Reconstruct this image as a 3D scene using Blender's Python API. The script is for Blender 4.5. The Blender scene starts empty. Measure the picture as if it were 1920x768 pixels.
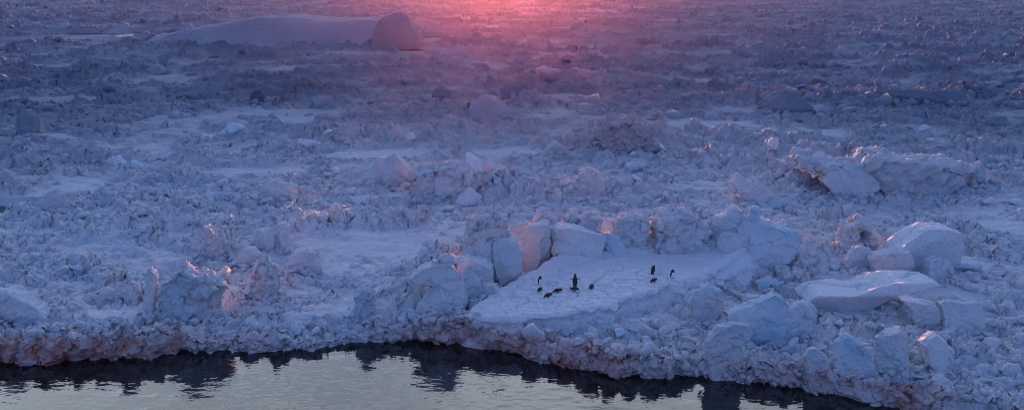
import bpy, bmesh, math, random
import numpy as np
from mathutils import Vector, Matrix

random.seed(7)
RNG = np.random.default_rng(11)
SC = bpy.context.scene
COL = SC.collection

# ------------------------------------------------------------------ camera geometry (photo pixels are 1920 x 768)
F_PX = 1800.0
CAM_H = 14.2
PITCH = math.atan((384 + 70) / F_PX)
CLOUD_FILL = 2.7
BELT_FILL = 0.34
VEIL_FILL = 0.26
SUN_EL, SUN_AZ = 0.9, -0.6            # degrees; azimuth measured from +Y towards +X


def ray(px, py):
    c, s = math.cos(PITCH), math.sin(PITCH)
    return (px - 960.0, F_PX * c + (384.0 - py) * s, -F_PX * s + (384.0 - py) * c)


def on_plane(px, py, z=0.6):
    """the point of the level plane z seen at this pixel of the photograph"""
    d = ray(px, py)
    t = (z - CAM_H) / d[2]
    return d[0] * t, d[1] * t


def on_depth(px, py, Y):
    """the point of the vertical plane y = Y seen at this pixel"""
    d = ray(px, py)
    t = Y / d[1]
    return d[0] * t, CAM_H + d[2] * t


# ------------------------------------------------------------------ noise
U = np.uint32


def u32(a):
    return np.asarray(a).astype(np.int64).astype(np.uint32)


def hash_(ix, iy, iz, seed):
    with np.errstate(over='ignore'):
        h = u32(ix) * U(374761393) + u32(iy) * U(668265263) + u32(iz) * U(1440662683) + U((seed * 974634777) & 0xFFFFFFFF)
        h = (h ^ (h >> U(13))) * U(1274126177)
        h = (h ^ (h >> U(15))) * U(2246822519)
        return h ^ (h >> U(16))


def hash_more(h):
    with np.errstate(over='ignore'):
        h = h * U(2654435761) + U(12345)
        return h ^ (h >> U(15))


def rnd(ix, iy, iz, seed):
    return hash_(ix, iy, iz, seed).astype(np.float32) * np.float32(1 / 4294967296.0)


def noise2(x, y, seed=0):
    ix, iy = np.floor(x), np.floor(y)
    fx, fy = (x - ix).astype(np.float32), (y - iy).astype(np.float32)
    ix, iy = ix.astype(np.int64), iy.astype(np.int64)
    u, v = fx * fx * fx * (fx * (fx * 6 - 15) + 10), fy * fy * fy * (fy * (fy * 6 - 15) + 10)
    r = 0.0
    for dx in (0, 1):
        for dy in (0, 1):
            a = rnd(ix + dx, iy + dy, 0, seed) * np.float32(2 * math.pi)
            g = np.cos(a) * (fx - dx) + np.sin(a) * (fy - dy)
            r = r + g * (u if dx else 1 - u) * (v if dy else 1 - v)
    return r * 1.5


def fbm2(x, y, octaves=4, seed=0, gain=0.5):
    r, a, t = 0.0, 1.0, 0.0
    for o in range(octaves):
        r = r + a * noise2(x * 2 ** o + 17.3 * o, y * 2 ** o - 9.1 * o, seed + o)
        t += a
        a *= gain
    return r / t


def noise3(x, y, z, seed=0):
    ix, iy, iz = np.floor(x), np.floor(y), np.floor(z)
    f = [x - ix, y - iy, z - iz]
    s = [q * q * (3 - 2 * q) for q in f]
    r = 0.0
    for dx in (0, 1):
        for dy in (0, 1):
            for dz in (0, 1):
                w = (s[0] if dx else 1 - s[0]) * (s[1] if dy else 1 - s[1]) * (s[2] if dz else 1 - s[2])
                r = r + w * rnd(ix + dx, iy + dy, iz + dz, seed)
    return r * 2 - 1


def fbm3(p, scale, octaves=3, seed=0):
    r, a = 0.0, 1.0
    for o in range(octaves):
        q = p * scale * 2 ** o + 7.7 * o
        r = r + a * noise3(q[:, 0], q[:, 1], q[:, 2], seed + o)
        a *= 0.5
    return r


def smooth(a, b, x):
    t = np.clip((x - a) / (b - a), 0, 1)
    return t * t * (3 - 2 * t)


def bits(h, k):
    return ((h >> U(8 * k)) & U(255)).astype(np.float32) * np.float32(1 / 255)


def blocks2(x, y, L, seed, tilt=0.9, power=1.6):
    """broken ice as a height: every cell is a tilted block top, cells part at crevices"""
    X, Y = x / L, y / L
    ix, iy = np.floor(X), np.floor(Y)
    X, Y = (X - ix).astype(np.float32), (Y - iy).astype(np.float32)
    ix, iy = ix.astype(np.int64), iy.astype(np.int64)
    f1 = np.full(X.shape, 9.0, np.float32)
    f2 = np.full(X.shape, 9.0, np.float32)
    bh = np.zeros(X.shape, np.float32)
    for dx in (-1, 0, 1):
        for dy in (-1, 0, 1):
            h1 = hash_(ix + dx, iy + dy, 0, seed)
            h2 = hash_more(h1)
            qx, qy = X - dx - 0.08 - 0.84 * bits(h1, 0), Y - dy - 0.08 - 0.84 * bits(h1, 1)
            # every block has its own stretched metric, so outlines are not round
            an = bits(h1, 2) * np.float32(math.pi)
            st = 0.55 + 0.7 * bits(h1, 3)
            ca, sa = np.cos(an), np.sin(an)
            ux, uy = (ca * qx + sa * qy) * st, (-sa * qx + ca * qy) / np.maximum(st, 0.75)
            d = np.sqrt(ux * ux + uy * uy)
            ta = bits(h2, 0) * np.float32(2 * math.pi)
            hh = bits(h2, 2) ** power + tilt * bits(h2, 1) * (np.cos(ta) * qx + np.sin(ta) * qy)
            near = d < f1
            f2 = np.where(near, f1, np.minimum(f2, d))
            bh = np.where(near, hh, bh)
            f1 = np.where(near, d, f1)
    e = np.clip((f2 - f1) / 0.24, 0, 1)
    e = 1 - (1 - e) ** 2.5
    return bh * e - 0.35 * (1 - e)


def facets3(p, L, seed):
    """chiselled facets in 3-D: every cell pushes its own tilted plane"""
    q = p / L
    ic = np.floor(q).astype(np.int64)
    best = np.full(len(p), 9.0)
    out = np.zeros(len(p))
    for dx in (-1, 0, 1):
        for dy in (-1, 0, 1):
            for dz in (-1, 0, 1):
                h1 = hash_(ic[:, 0] + dx, ic[:, 1] + dy, ic[:, 2] + dz, seed)
                h2 = hash_more(h1)
                d = q - ic - np.array([dx, dy, dz]) - np.stack([bits(h1, 0), bits(h1, 1), bits(h1, 2)], 1)
                dd = (d * d).sum(1)
                val = bits(h1, 3) - .5 + ((np.stack([bits(h2, 0), bits(h2, 1), bits(h2, 2)], 1) - .5) * d).sum(1) * 1.6
                k = dd < best
                out = np.where(k, val, out)
                best = np.where(k, dd, best)
    return out


# ------------------------------------------------------------------ layout read from the photograph
EDGE_PX = [(-700, 690), (-400, 700), (-150, 690), (0, 683), (100, 681), (200, 676), (296, 667), (304, 662), (430, 660), (560, 655), (650, 646), (700, 640),
           (770, 640), (860, 646), (930, 656), (1000, 672), (1060, 690), (1130, 702), (1200, 707), (1290, 708),
           (1370, 714), (1450, 723), (1530, 736), (1600, 749), (1680, 763), (1740, 778), (1900, 800), (2200, 830), (2600, 850)]
_e = np.array([on_plane(px, py, 0.0) for px, py in EDGE_PX])
EDGE_X, EDGE_Y = _e[:, 0], _e[:, 1]
# height of the ice front along the edge, by photo column
CLIFF_PX = [(-700, .9), (0, 1.0), (150, 1.0), (296, .95), (306, .45), (430, .42), (560, .3), (700, .35), (760, .6), (860, .85), (960, .7), (1100, .8),
            (1190, .6), (1300, .45), (1500, .5), (1700, .6), (2600, .6)]
CLIFF_X = np.array([on_plane(px, 690, 0.0)[0] for px, _ in CLIFF_PX])
CLIFF_H = np.array([h for _, h in CLIFF_PX])


def box_ellipse(x0, x1, y0, y1, z=0.6):
    cx, cy = (x0 + x1) / 2, (y0 + y1) / 2
    X, _ = on_plane(cx, cy, z)
    ya, yb = on_plane(cx, y1, z)[1], on_plane(cx, y0, z)[1]
    rx = abs(on_plane(x1, cy, z)[0] - on_plane(x0, cy, z)[0]) / 2
    return X, (ya + yb) / 2, rx, (yb - ya) / 2


FLATS = [box_ellipse(*b) for b in [
    (330, 620, 300, 340), (-40, 240, 175, 200), (150, 440, 136, 158), (440, 700, 196, 232), (200, 460, 214, 250),
    (1180, 1470, 214, 252), (1400, 1640, 232, 262), (600, 830, 354, 378), (1780, 1990, 395, 450), (760, 1120, 268, 304),
    (560, 860, 270, 300), (60, 420, 566, 610), (1210, 1440, 348, 364), (1560, 1760, 500, 560), (1010, 1190, 560, 626),
    (880, 1180, 176, 192), (0, 170, 245, 262), (430, 800, 118, 132), (930, 1340, 236, 250), (1290, 1420, 480, 520)]]
POOLS = [box_ellipse(*b, z=0.0) for b in [(218, 294, 60, 69), (76, 226, 62, 66.5), (390, 430, 105.5, 110.5), (-60, 44, 388, 398), (782, 838, 68, 71.5),
                                  (752, 802, 93, 96.5)]]
# ridges of piled ice, some added for shade: polyline in pixels, height and half width in metres
RIDGES = [([(760, 560), (800, 520), (880, 480), (960, 462), (1040, 448), (1140, 448), (1240, 438), (1340, 440), (1420, 450), (1500, 462)], .75, 1.6),
          ([(730, 320), (800, 335), (900, 340), (1000, 352), (1100, 360), (1200, 352)], .8, 2.2),
          ([(1000, 322), (1100, 330), (1160, 326)], .7, 1.8),
          ([(1120, 250), (1180, 250), (1230, 258)], 1.3, 2.5),
          ([(280, 545), (420, 540), (520, 515)], .5, 1.2),
          ([(1480, 345), (1600, 345), (1750, 345), (1830, 325)], .5, 3.0),
          ([(1360, 262), (1420, 268), (1500, 306)], 1.3, 1.6),  # added ridge, shaped to keep low sun off the grey block
          ([(1400, 296), (1500, 292), (1640, 290)], .8, 2.6),  # added ridge, put behind the long block to shade it
          ([(1560, 470), (1640, 480), (1760, 480), (1830, 490)], .5, 1.6),
          ([(-100, 590), (60, 590), (130, 600)], .55, 1.0),
          ([(200, 440), (400, 430), (640, 420), (760, 430)], .6, 2.2),  # raised to shade the left heaps from the sun
          ([(400, 180), (520, 170), (640, 178)], .9, 4.0), ([(60, 215), (150, 225), (420, 200)], .6, 4.0),
          ([(900, 200), (1000, 196)], .9, 4.0), ([(1340, 195), (1470, 190), (1640, 185)], .8, 4.0),
          ([(1640, 175), (1800, 180), (1960, 190)], .9, 4.0)]
RIDGES = [([on_plane(px, py, 0.6) for px, py in pts], h, w) for pts, h, w in RIDGES]

FLOE_Z = 1.2
FLOE_PX = [(872, 588), (905, 596), (960, 597), (1060, 587), (1140, 571), (1200, 549), (1290, 522), (1365, 497), (1398, 484), (1392, 474), (1340, 463),
           (1250, 462), (1160, 468), (1060, 482), (985, 508), (940, 536), (890, 566)]
FLOE = np.array([on_plane(px, py, FLOE_Z) for px, py in FLOE_PX])


def seg_dist(x, y, pts, closed=False):
    d = np.full(np.shape(x), 1e9)
    n = len(pts)
    for i in range(n if closed else n - 1):
        (ax, ay), (bx, by) = pts[i], pts[(i + 1) % n]
        vx, vy = bx - ax, by - ay
        t = np.clip(((x - ax) * vx + (y - ay) * vy) / (vx * vx + vy * vy), 0, 1)
        d = np.minimum(d, np.hypot(x - ax - t * vx, y - ay - t * vy))
    return d


def inside(x, y, pts):
    c = np.zeros(np.shape(x), bool)
    n = len(pts)
    for i in range(n):
        (ax, ay), (bx, by) = pts[i], pts[(i + 1) % n]
        if ay == by:
            continue
        k = ((ay > y) != (by > y)) & (x < (bx - ax) * (y - ay) / (by - ay) + ax)
        c ^= k
    return c


def edge_y(x):
    x = np.asarray(x, float)
    return np.interp(x, EDGE_X, EDGE_Y) - 0.34 * fbm2(x / 1.5, x * 0 + 3.3, 3, 71) - 0.10 * noise2(x / 0.35, x * 0 + .7, 72)


def edge_dist(x, y):
    return y - edge_y(x)


def roughness_of(x, y):
    """0 on smooth snow, 1 in broken ice"""
    r = smooth(-0.42, 0.02, fbm2(x / 11, y / 8.5, 3, 5) + 0.10)
    wob = 0.16 + (0.45 + 0.45 * smooth(45, 90, np.hypot(x, y))) * fbm2(x / 3.2, y / 2.6, 4, 6)
    for cx, cy, rx, ry in FLATS:
        q = np.hypot((x - cx) / rx, (y - cy) / ry) + wob
        r = r * (1 - 0.96 * (1 - smooth(0.55, 0.95, q)))
    return r


def field(x, y, full=False):
    """height of the pack ice (metres above the sea) at x, y"""
    d = edge_dist(x, y)
    r = roughness_of(x, y)
    dist = np.hypot(x, y)
    wx = x + 0.35 * fbm2(x / 1.7, y / 1.7, 2, 21)
    wy = y + 0.35 * fbm2(x / 1.7, y / 1.7, 2, 22)
    ridge = np.zeros(x.shape)
    for pts, hh, w in RIDGES:
        q = seg_dist(x, y, pts) / w
        ridge = np.maximum(ridge, hh * np.exp(-q * q) * (0.75 + 0.5 * noise2(x / 1.6, y / 1.6, 23)))
    net = np.exp(-(fbm2(x / 13, y / 8, 3, 35) / .055) ** 2) * smooth(48, 75, dist) * (.35 + .9 * np.clip(noise2(x / 9, y / 9, 36) + .3, 0, 1))
    ridge = np.maximum(ridge, net * .5 * smooth(.15, .5, r))
    r = np.maximum(r, smooth(0.12, 0.4, ridge))
    far = smooth(55, 190, dist)
    base = 0.55 + 0.22 * fbm2(x / 9, y / 9, 3, 31) + far * 0.6 * fbm2(x / 26, y / 18, 3, 32)
    h = (0.30 + 0.60 * far + 0.4 * ridge) * (blocks2(wx, wy * 1.15, 3.1, 41, 0.7, 2.4) - .25)
    h = h + (0.42 + 0.22 * far + 0.15 * ridge) * (blocks2(wx + 3, wy, 1.35, 42, 0.75, 2.0) - .3)
    h = h + (0.20 + 0.15 * far) * (blocks2(wx, wy + 5, 0.62, 43, 0.7, 1.8) - .3)
    h = h - far * 0.55 * np.clip(.12 - blocks2(wx + 31, wy * 1.3, 1.9, 46, .6, 1.6), 0, 1) - (1 - far) * .35 * np.clip(.02 - blocks2(wx + 31, wy * 1.3, .9, 46, .6, 1.6), 0, 1)
    h = h + 0.10 * (blocks2(x + 0.1 * noise2(x / .4, y / .4, 25), y, 0.29, 44, 0.8, 1.5) - .3)
    drift = (.10 + .14 * far) * noise2(x / 3.2, y / 1.1, 51) + (.05 + .07 * far) * noise2(x / 1.1, y / .5, 52) + 0.015 * noise2(x / .25, y / .18, 53)
    # wind-blown snow lies between the blocks, deep in places, so that only their tops stand clear
    fill = (.13 * fbm2(x / 2.6, y / 2.0, 3, 55) - .20 + .03 * far - .12 * ridge) + .6 * drift
    q = h - fill
    h = np.where(r > 0, fill + .5 * (q + np.sqrt(q * q + .004)), h)
    h = base + ridge + r * h + (1 - r) * drift + 0.02 * r * noise2(x / .09, y / .09, 54)
    # the floe the penguins rest on sits in a hollow of its own
    fd = seg_dist(x, y, FLOE, True)
    ins = inside(x, y, FLOE)
    h = np.where(ins, np.minimum(h, FLOE_Z - 0.25), np.minimum(h, FLOE_Z + 0.05 + 2.0 * np.maximum(fd - 0.2, 0) + 10 * ((y > on_plane(1000, 500, FLOE_Z)[1]) & (fd > .15))))
    # open water between the floes
    for cx, cy, rx, ry in POOLS:
        q = np.hypot((x - cx) / rx, (y - cy) / ry) + 0.25 * noise2(x / 2.0, y / 2.0, 61)
        h = np.where(q < 1.7, np.minimum(h, -0.25 + 0.6 * np.maximum(q - .9, 0) * np.minimum(ry, 2.5)), h)
        # low ice between the pool and the viewer, so the water can be seen
        dy = cy - y
        q2 = np.abs(x - cx) / rx + .12 * noise2(x / 2.5, y / 2.5, 62)
        h = np.where((q2 < 1.1) & (dy > 0) & (dy < ry + 20), np.minimum(h, 0.06 + 0.02 * np.maximum(0, dy - ry)), h)
    # the ice front at the water
    ch = np.interp(x, CLIFF_X, CLIFF_H) * (1 + 0.28 * fbm2(x / 1.2, y / 1.2, 3, 81))
    near = 1 - smooth(0.4, 2.2, d)
    k = near > 0
    ex, ey = wx[k], wy[k]
    hc = ch[k] + 0.45 * (blocks2(ex, ey, 0.75, 82, 1.2, 1.5) - .35) + 0.22 * (blocks2(ex + 9, ey, 0.3, 83, 1.2, 1.3) - .35)
    h[k] = h[k] * (1 - near[k]) + hc * near[k]
    h = np.where(d < 0, np.minimum(h, .5 * h - .2), h)
    if full:
        return h, d, r
    return h


def front_top(x):
    """evened-out height of the ice front's upper rim along x"""
    xs = np.arange(-36, 36, .06)
    z = field(xs, edge_y(xs) + .45)
    k = np.hanning(13)
    z = np.convolve(z, k / k.sum(), 'same')
    return np.interp(x, xs, np.clip(z, .24, 1.5))


def far_dim_of(x, y, r):
    """dimmer distant light painted as darkening, with some patchy grey of bare rubble ice"""
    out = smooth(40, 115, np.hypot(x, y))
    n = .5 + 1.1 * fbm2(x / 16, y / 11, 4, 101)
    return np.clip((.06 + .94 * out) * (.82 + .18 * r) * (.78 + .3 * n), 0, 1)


def stain_of(x, y, z, d):
    """reddish algae stain on the ice front, strongest left and below the floe"""
    px = x / np.maximum(y, 1) * F_PX + 960
    along = np.interp(px, [-400, 0, 130, 300, 306, 420, 520, 690, 790, 900, 1000, 1150, 1220, 1330, 1420, 1600, 1700, 1760, 1900],
                      [.9, 1., .95, .8, .25, .35, .12, .12, .55, .85, .8, .85, .3, .12, .35, .5, .35, .8, .1])
    m = (1 - smooth(0.5, 1.3, d + 0.5 * fbm2(x / .8, y / .8, 3, 91))) * (1 - smooth(0.65, 1.15, z + .25 * noise2(x / .5, y / .5, 92)))
    return np.clip(along * m * (0.75 + 0.9 * fbm2(x / .7, z / .5 + y, 3, 93)), 0, 1)


# ------------------------------------------------------------------ materials
def nodes_of(name):
    m = bpy.data.materials.new(name)
    m.use_nodes = True
    nt = m.node_tree
    return m, nt, nt.nodes['Principled BSDF']


def N(nt, kind, **kw):
    n = nt.nodes.new(kind)
    for k, v in kw.items():
        if k in n.inputs:
            n.inputs[k].default_value = v
        else:
            setattr(n, k, v)
    return n


def mixc(nt, fac, a, b):
    n = nt.nodes.new('ShaderNodeMix')
    n.data_type = 'RGBA'
    for sock, v in ((n.inputs[0], fac), (n.inputs[6], a), (n.inputs[7], b)):
        if hasattr(v, 'is_linked') or isinstance(v, bpy.types.NodeSocket):
            nt.links.new(v, sock)
        else:
            sock.default_value = v
    return n.outputs[2]


def ramp(nt, src, stops):
    n = nt.nodes.new('ShaderNodeValToRGB')
    el = n.color_ramp.elements
    while len(el) < len(stops):
        el.new(0.5)
    for e, (p, v) in zip(el, stops):
        e.position = p
        e.color = (v, v, v, 1) if not isinstance(v, tuple) else (*v, 1)
    nt.links.new(src, n.inputs[0])
    return n.outputs[0]


def ice_material(name, blue=0.35, dirt=0.35, rough=0.75, stain=True, bump=1.0, object_coords=False, snow=(0.84, 0.82, 0.85)):
    m, nt, b = nodes_of(name)
    L = nt.links
    geo = nt.nodes.new('ShaderNodeNewGeometry')
    tc = nt.nodes.new('ShaderNodeTexCoord')
    pos = tc.outputs['Object'] if object_coords else geo.outputs['Position']
    n1 = N(nt, 'ShaderNodeTexNoise', Scale=0.55, Detail=5.0, Roughness=0.6)
    n2 = N(nt, 'ShaderNodeTexNoise', Scale=1.7, Detail=6.0, Roughness=0.65)
    n3 = N(nt, 'ShaderNodeTexNoise', Scale=14.0, Detail=6.0, Roughness=0.7)
    for n in (n1, n2, n3):
        L.new(pos, n.inputs['Vector'])
    f_blue = ramp(nt, n1.outputs['Fac'], [(0.47, 0.0), (0.66, blue)])
    c = mixc(nt, f_blue, (*snow, 1), (0.38, 0.64, 0.78, 1))
    f_dirt = ramp(nt, n2.outputs['Fac'], [(0.55, 0.0), (0.75, dirt)])
    c = mixc(nt, f_dirt, c, (0.46, 0.43, 0.44, 1))
    f_fine = ramp(nt, n3.outputs['Fac'], [(0.38, 0.0), (0.66, 0.42)])
    c = mixc(nt, f_fine, c, (0.56, 0.58, 0.66, 1))
    if stain:
        at = nt.nodes.new('ShaderNodeAttribute')
        at.attribute_name = 'stain'
        rs = mixc(nt, n2.outputs['Fac'], (0.52, 0.15, 0.11, 1), (0.74, 0.34, 0.28, 1))
        c = mixc(nt, at.outputs['Fac'], c, rs)
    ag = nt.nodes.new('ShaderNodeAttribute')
    ag.attribute_name = 'far_dim'
    c = mixc(nt, ag.outputs['Fac'], c, (0.175, 0.215, 0.29, 1))  # dark tone painted on far ice in place of dimmer light
    L.new(c, b.inputs['Base Color'])
    b.inputs['Roughness'].default_value = rough
    b.inputs['IOR'].default_value = 1.31
    b.inputs['Specular IOR Level'].default_value = 0.05
    n4 = N(nt, 'ShaderNodeTexNoise', Scale=7.0, Detail=8.0, Roughness=0.72)
    L.new(pos, n4.inputs['Vector'])
    bp = N(nt, 'ShaderNodeBump', Strength=1.0, Distance=0.12 * bump)
    L.new(n4.outputs['Fac'], bp.inputs['Height'])
    L.new(bp.outputs['Normal'], b.inputs['Normal'])
    return m


def plain(name, col, rough=0.5):
    m, nt, b = nodes_of(name)
    n = N(nt, 'ShaderNodeTexNoise', Scale=30.0, Detail=3.0)
    c = mixc(nt, n.outputs['Fac'], (*[v * .8 for v in col], 1), (*[min(1, v * 1.2) for v in col], 1))
    nt.links.new(c, b.inputs['Base Color'])
    b.inputs['Roughness'].default_value = rough
    return m


M_FIELD = ice_material('pack_ice', blue=0.35, dirt=0.45)
M_CHUNK = ice_material('rubble_ice', blue=0.40, dirt=0.35)
M_BLOCK = ice_material('block_ice', blue=0.45, dirt=0.22, bump=.8)
M_BLUE = ice_material('blue_ice', blue=1.0, dirt=0.05, bump=.7, snow=(0.74, 0.79, 0.86))
M_SNOW = ice_material('wind_packed_snow', blue=0.08, dirt=0.05, bump=.6)
M_BERG = ice_material('iceberg_snow', blue=0.2, dirt=0.0, bump=1.5)


# ------------------------------------------------------------------ objects
def mesh_np(name, verts, faces, mat, smooth_shade=True, parent=None, attrs=None):
    """faces: int array (n,3) or (n,4)"""
    me = bpy.data.meshes.new(name)
    nv, nf, k = len(verts), len(faces), faces.shape[1]
    me.vertices.add(nv)
    me.vertices.foreach_set('co', np.ascontiguousarray(verts, np.float32).ravel())
    me.loops.add(nf * k)
    me.loops.foreach_set('vertex_index', np.ascontiguousarray(faces, np.int32).ravel())
    me.polygons.add(nf)
    me.polygons.foreach_set('loop_start', np.arange(0, nf * k, k, dtype=np.int32))
    me.polygons.foreach_set('use_smooth', np.full(nf, smooth_shade))
    me.update(calc_edges=True)
    for an, av in (attrs or {}).items():
        a = me.attributes.new(an, 'FLOAT', 'POINT')
        a.data.foreach_set('value', np.ascontiguousarray(av, np.float32))
    me.materials.append(mat)
    return link(name, me, parent)


def link(name, me, parent=None):
    o = bpy.data.objects.new(name, me)
    COL.objects.link(o)
    if parent:
        o.parent = parent
    return o


def tag(o, label=None, cat=None, group=None, kind=None):
    for k, v in (('label', label), ('category', cat), ('group', group), ('kind', kind)):
        if v:
            o[k] = v
    return o


# ------------------------------------------------------------------ pack ice sheet: rows widen with distance
def build_field():
    ys, y = [], 24.0
    while y < 430:
        ys.append(y)
        y += max(0.075, 0.075 * (y / 42.0) ** 1.3)
    while y < 3000:
        ys.append(y)
        y *= 1.04
    ys = np.array(ys)
    az = np.tan(np.radians(np.linspace(-37, 37, 1350)))
    Y = np.repeat(ys[:, None], len(az), 1)
    X = Y * az[None, :]
    h, d, r = field(X.ravel(), Y.ravel(), True)
    e = smooth(.1, .55, d)
    k = (e < 1) & (d > 0)
    h[k] = (front_top(X.ravel()[k]) - .02) * (1 - e[k]) + h[k] * e[k]
    v = np.stack([X.ravel(), Y.ravel(), h], 1)
    # push the steep faces about sideways so that they crumble instead of running straight down
    k = Y.ravel() < 130
    p = v[k] * np.array([1, 1, 1.3])
    amp = (0.16 * r[k] + 0.04)[:, None] * np.stack([fbm3(p, 1.9, 3, 301), fbm3(p, 1.9, 3, 311), 0.5 * fbm3(p, 2.6, 2, 321)], 1)
    v[k] += amp
    nr, nc = Y.shape
    i = np.arange(nr * nc).reshape(nr, nc)
    f = np.stack([i[:-1, :-1], i[:-1, 1:], i[1:, 1:], i[1:, :-1]], -1).reshape(-1, 4)
    keep = d.reshape(nr, nc) > 0.10
    kf = (keep[:-1, :-1] & keep[:-1, 1:] & keep[1:, 1:] & keep[1:, :-1]).ravel()
    f = f[kf]
    st = stain_of(v[:, 0], v[:, 1], v[:, 2], d)
    # the ice front: a wall of its own, crumbling and undercut at the waterline
    xs = np.arange(-27, 27, 0.034)
    ye = edge_y(xs)
    rows = []
    zt2 = front_top(xs)
    for t in np.linspace(0, 1, 40):
        zz = -.35 + (zt2 + .35) * t
        # leaning back towards the top, notched where the sea has worn it
        inn = .22 * t ** 3 + .16 * np.exp(-((zz - .03) / .09) ** 2) - .08
        rows.append(np.stack([xs, ye + inn, zz], 1))
    for q, dz in ((.26, .01), (.4, -.02), (.6, -.15)):
        rows.append(np.stack([xs, ye + q, zt2 + dz], 1))
    wall = np.array(rows)
    W = wall.reshape(-1, 3)
    wq = W + .12 * np.stack([fbm3(W, 3, 2, 1), fbm3(W, 3, 2, 2), fbm3(W, 3, 2, 3)], 1)
    lump = .24 * facets3(wq, .46, 611) + .09 * facets3(wq, .2, 612) + .16 * fbm3(W, 1.2, 2, 613) + .04 * fbm3(W, 6.0, 3, 614)
    lift = .10 * facets3(wq + 5, .46, 615) + .06 * facets3(wq + 7, .2, 617) + .03 * fbm3(W, 5.0, 2, 616)
    side = .09 * facets3(wq + 9, .4, 618)
    W = W + np.stack([side, -lump, lift], 1)
    sw = stain_of(W[:, 0], W[:, 1], W[:, 2], 0 * W[:, 0])
    wi = np.arange(len(W)).reshape(wall.shape[:2]) + len(v)
    wf = np.stack([wi[:-1, :-1], wi[:-1, 1:], wi[1:, 1:], wi[1:, :-1]], -1).reshape(-1, 4)
    gr = far_dim_of(v[:, 0], v[:, 1], r)
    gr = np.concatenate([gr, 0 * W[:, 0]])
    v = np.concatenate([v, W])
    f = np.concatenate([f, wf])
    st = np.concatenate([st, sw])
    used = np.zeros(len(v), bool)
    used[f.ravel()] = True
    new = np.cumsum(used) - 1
    o = mesh_np('pack_ice_ground', v[used], new[f], M_FIELD, True, None, {'stain': st[used], 'far_dim': gr[used]})
    tag(o, 'broken pack ice stretching from the water to the horizon', None, None, 'structure')
    return o


build_field()


# ------------------------------------------------------------------ chunks of ice
def ico(sub):
    bm = bmesh.new()
    bmesh.ops.create_icosphere(bm, subdivisions=sub, radius=1.0)
    v = np.array([q.co[:] for q in bm.verts])
    f = np.array([[q.index for q in p.verts] for p in bm.faces])
    bm.free()
    return v, f


ICO = {k: ico(k) for k in (1, 2, 3, 4, 5)}


def chunk_shape(sub, seed, rough=0.10, flat=None):
    """a broken lump of ice: a ball cut by random planes, then roughened"""
    g = np.random.default_rng(seed)
    v, f = ICO[sub]
    n = g.normal(size=(g.integers(7, 13), 3))
    n /= np.linalg.norm(n, axis=1)[:, None]
    off = g.uniform(0.5, 0.95, len(n))
    dp = v @ n.T
    t = np.where(dp > 0.05, off[None] / np.maximum(dp, 0.05), 9.0)
    t = np.concatenate([t, np.full((len(v), 1), 1.12)], 1)
    k = 34.0
    rad = -np.log(np.exp(-k * t).sum(1)) / k
    p = v * rad[:, None]
    p *= g.uniform(0.75, 1.25, 3) * np.array([1.1, 0.9, flat or g.uniform(.4, .9)])
    p *= (1 + rough * fbm3(v * 1.0, 2.2, 2, seed % 97) + rough * .55 * fbm3(v, 6.0, 2, seed % 89))[:, None]
    return p, f


def rotations(n, g, tilt=0.5):
    a, b, c = g.uniform(0, 2 * math.pi, n), g.normal(0, tilt, n), g.normal(0, tilt, n)
    ca, sa, cb, sb, cc, s_c = np.cos(a), np.sin(a), np.cos(b), np.sin(b), np.cos(c), np.sin(c)
    R = np.zeros((n, 3, 3))
    R[:, 0, 0], R[:, 0, 1], R[:, 0, 2] = ca * cb, ca * sb * s_c - sa * cc, ca * sb * cc + sa * s_c
    R[:, 1, 0], R[:, 1, 1], R[:, 1, 2] = sa * cb, sa * sb * s_c + ca * cc, sa * sb * cc - ca * s_c
    R[:, 2, 0], R[:, 2, 1], R[:, 2, 2] = -sb, cb * s_c, cb * cc
    return R


def scatter(n, y0, y1, rmin, rmax, g, power=2.0, half=33.0, uniform_depth=1.0):
    """candidate spots in the view's sector, more of them in broken ice"""
    u = g.uniform(0, 1, n)
    y = (y0 ** -uniform_depth + u * (y1 ** -uniform_depth - y0 ** -uniform_depth)) ** (-1 / uniform_depth)
    x = y * np.tan(np.radians(g.uniform(-half, half, n)))
    rad = rmin + (rmax - rmin) * g.uniform(0, 1, n) ** power
    return x, y, rad


def bake(name, x, y, z, rad, sub, mat, g, protos=20, tilt=.5, rough=.07):
    P = [chunk_shape(sub, 1000 + 31 * i + sub, rough) for i in range(protos)]
    nv = len(P[0][0])
    n = len(x)
    which = g.integers(0, protos, n)
    R = rotations(n, g, tilt)
    V = np.stack([p for p, _ in P])[which]                       # n, nv, 3
    V = np.einsum('nij,nvj->nvi', R, V) * rad[:, None, None]
    V += np.stack([x, y, z], 1)[:, None, :]
    F = (P[0][1][None] + (np.arange(n) * nv)[:, None, None]).reshape(-1, 3)
    V = V.reshape(-1, 3)
    st = stain_of(V[:, 0], V[:, 1], V[:, 2], V[:, 1] - np.interp(V[:, 0], EDGE_X, EDGE_Y))
    return V, F, st


def on_floe(x, y, grow=0.0):
    return inside(x, y, FLOE) | (seg_dist(x, y, FLOE, True) < grow)


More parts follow.
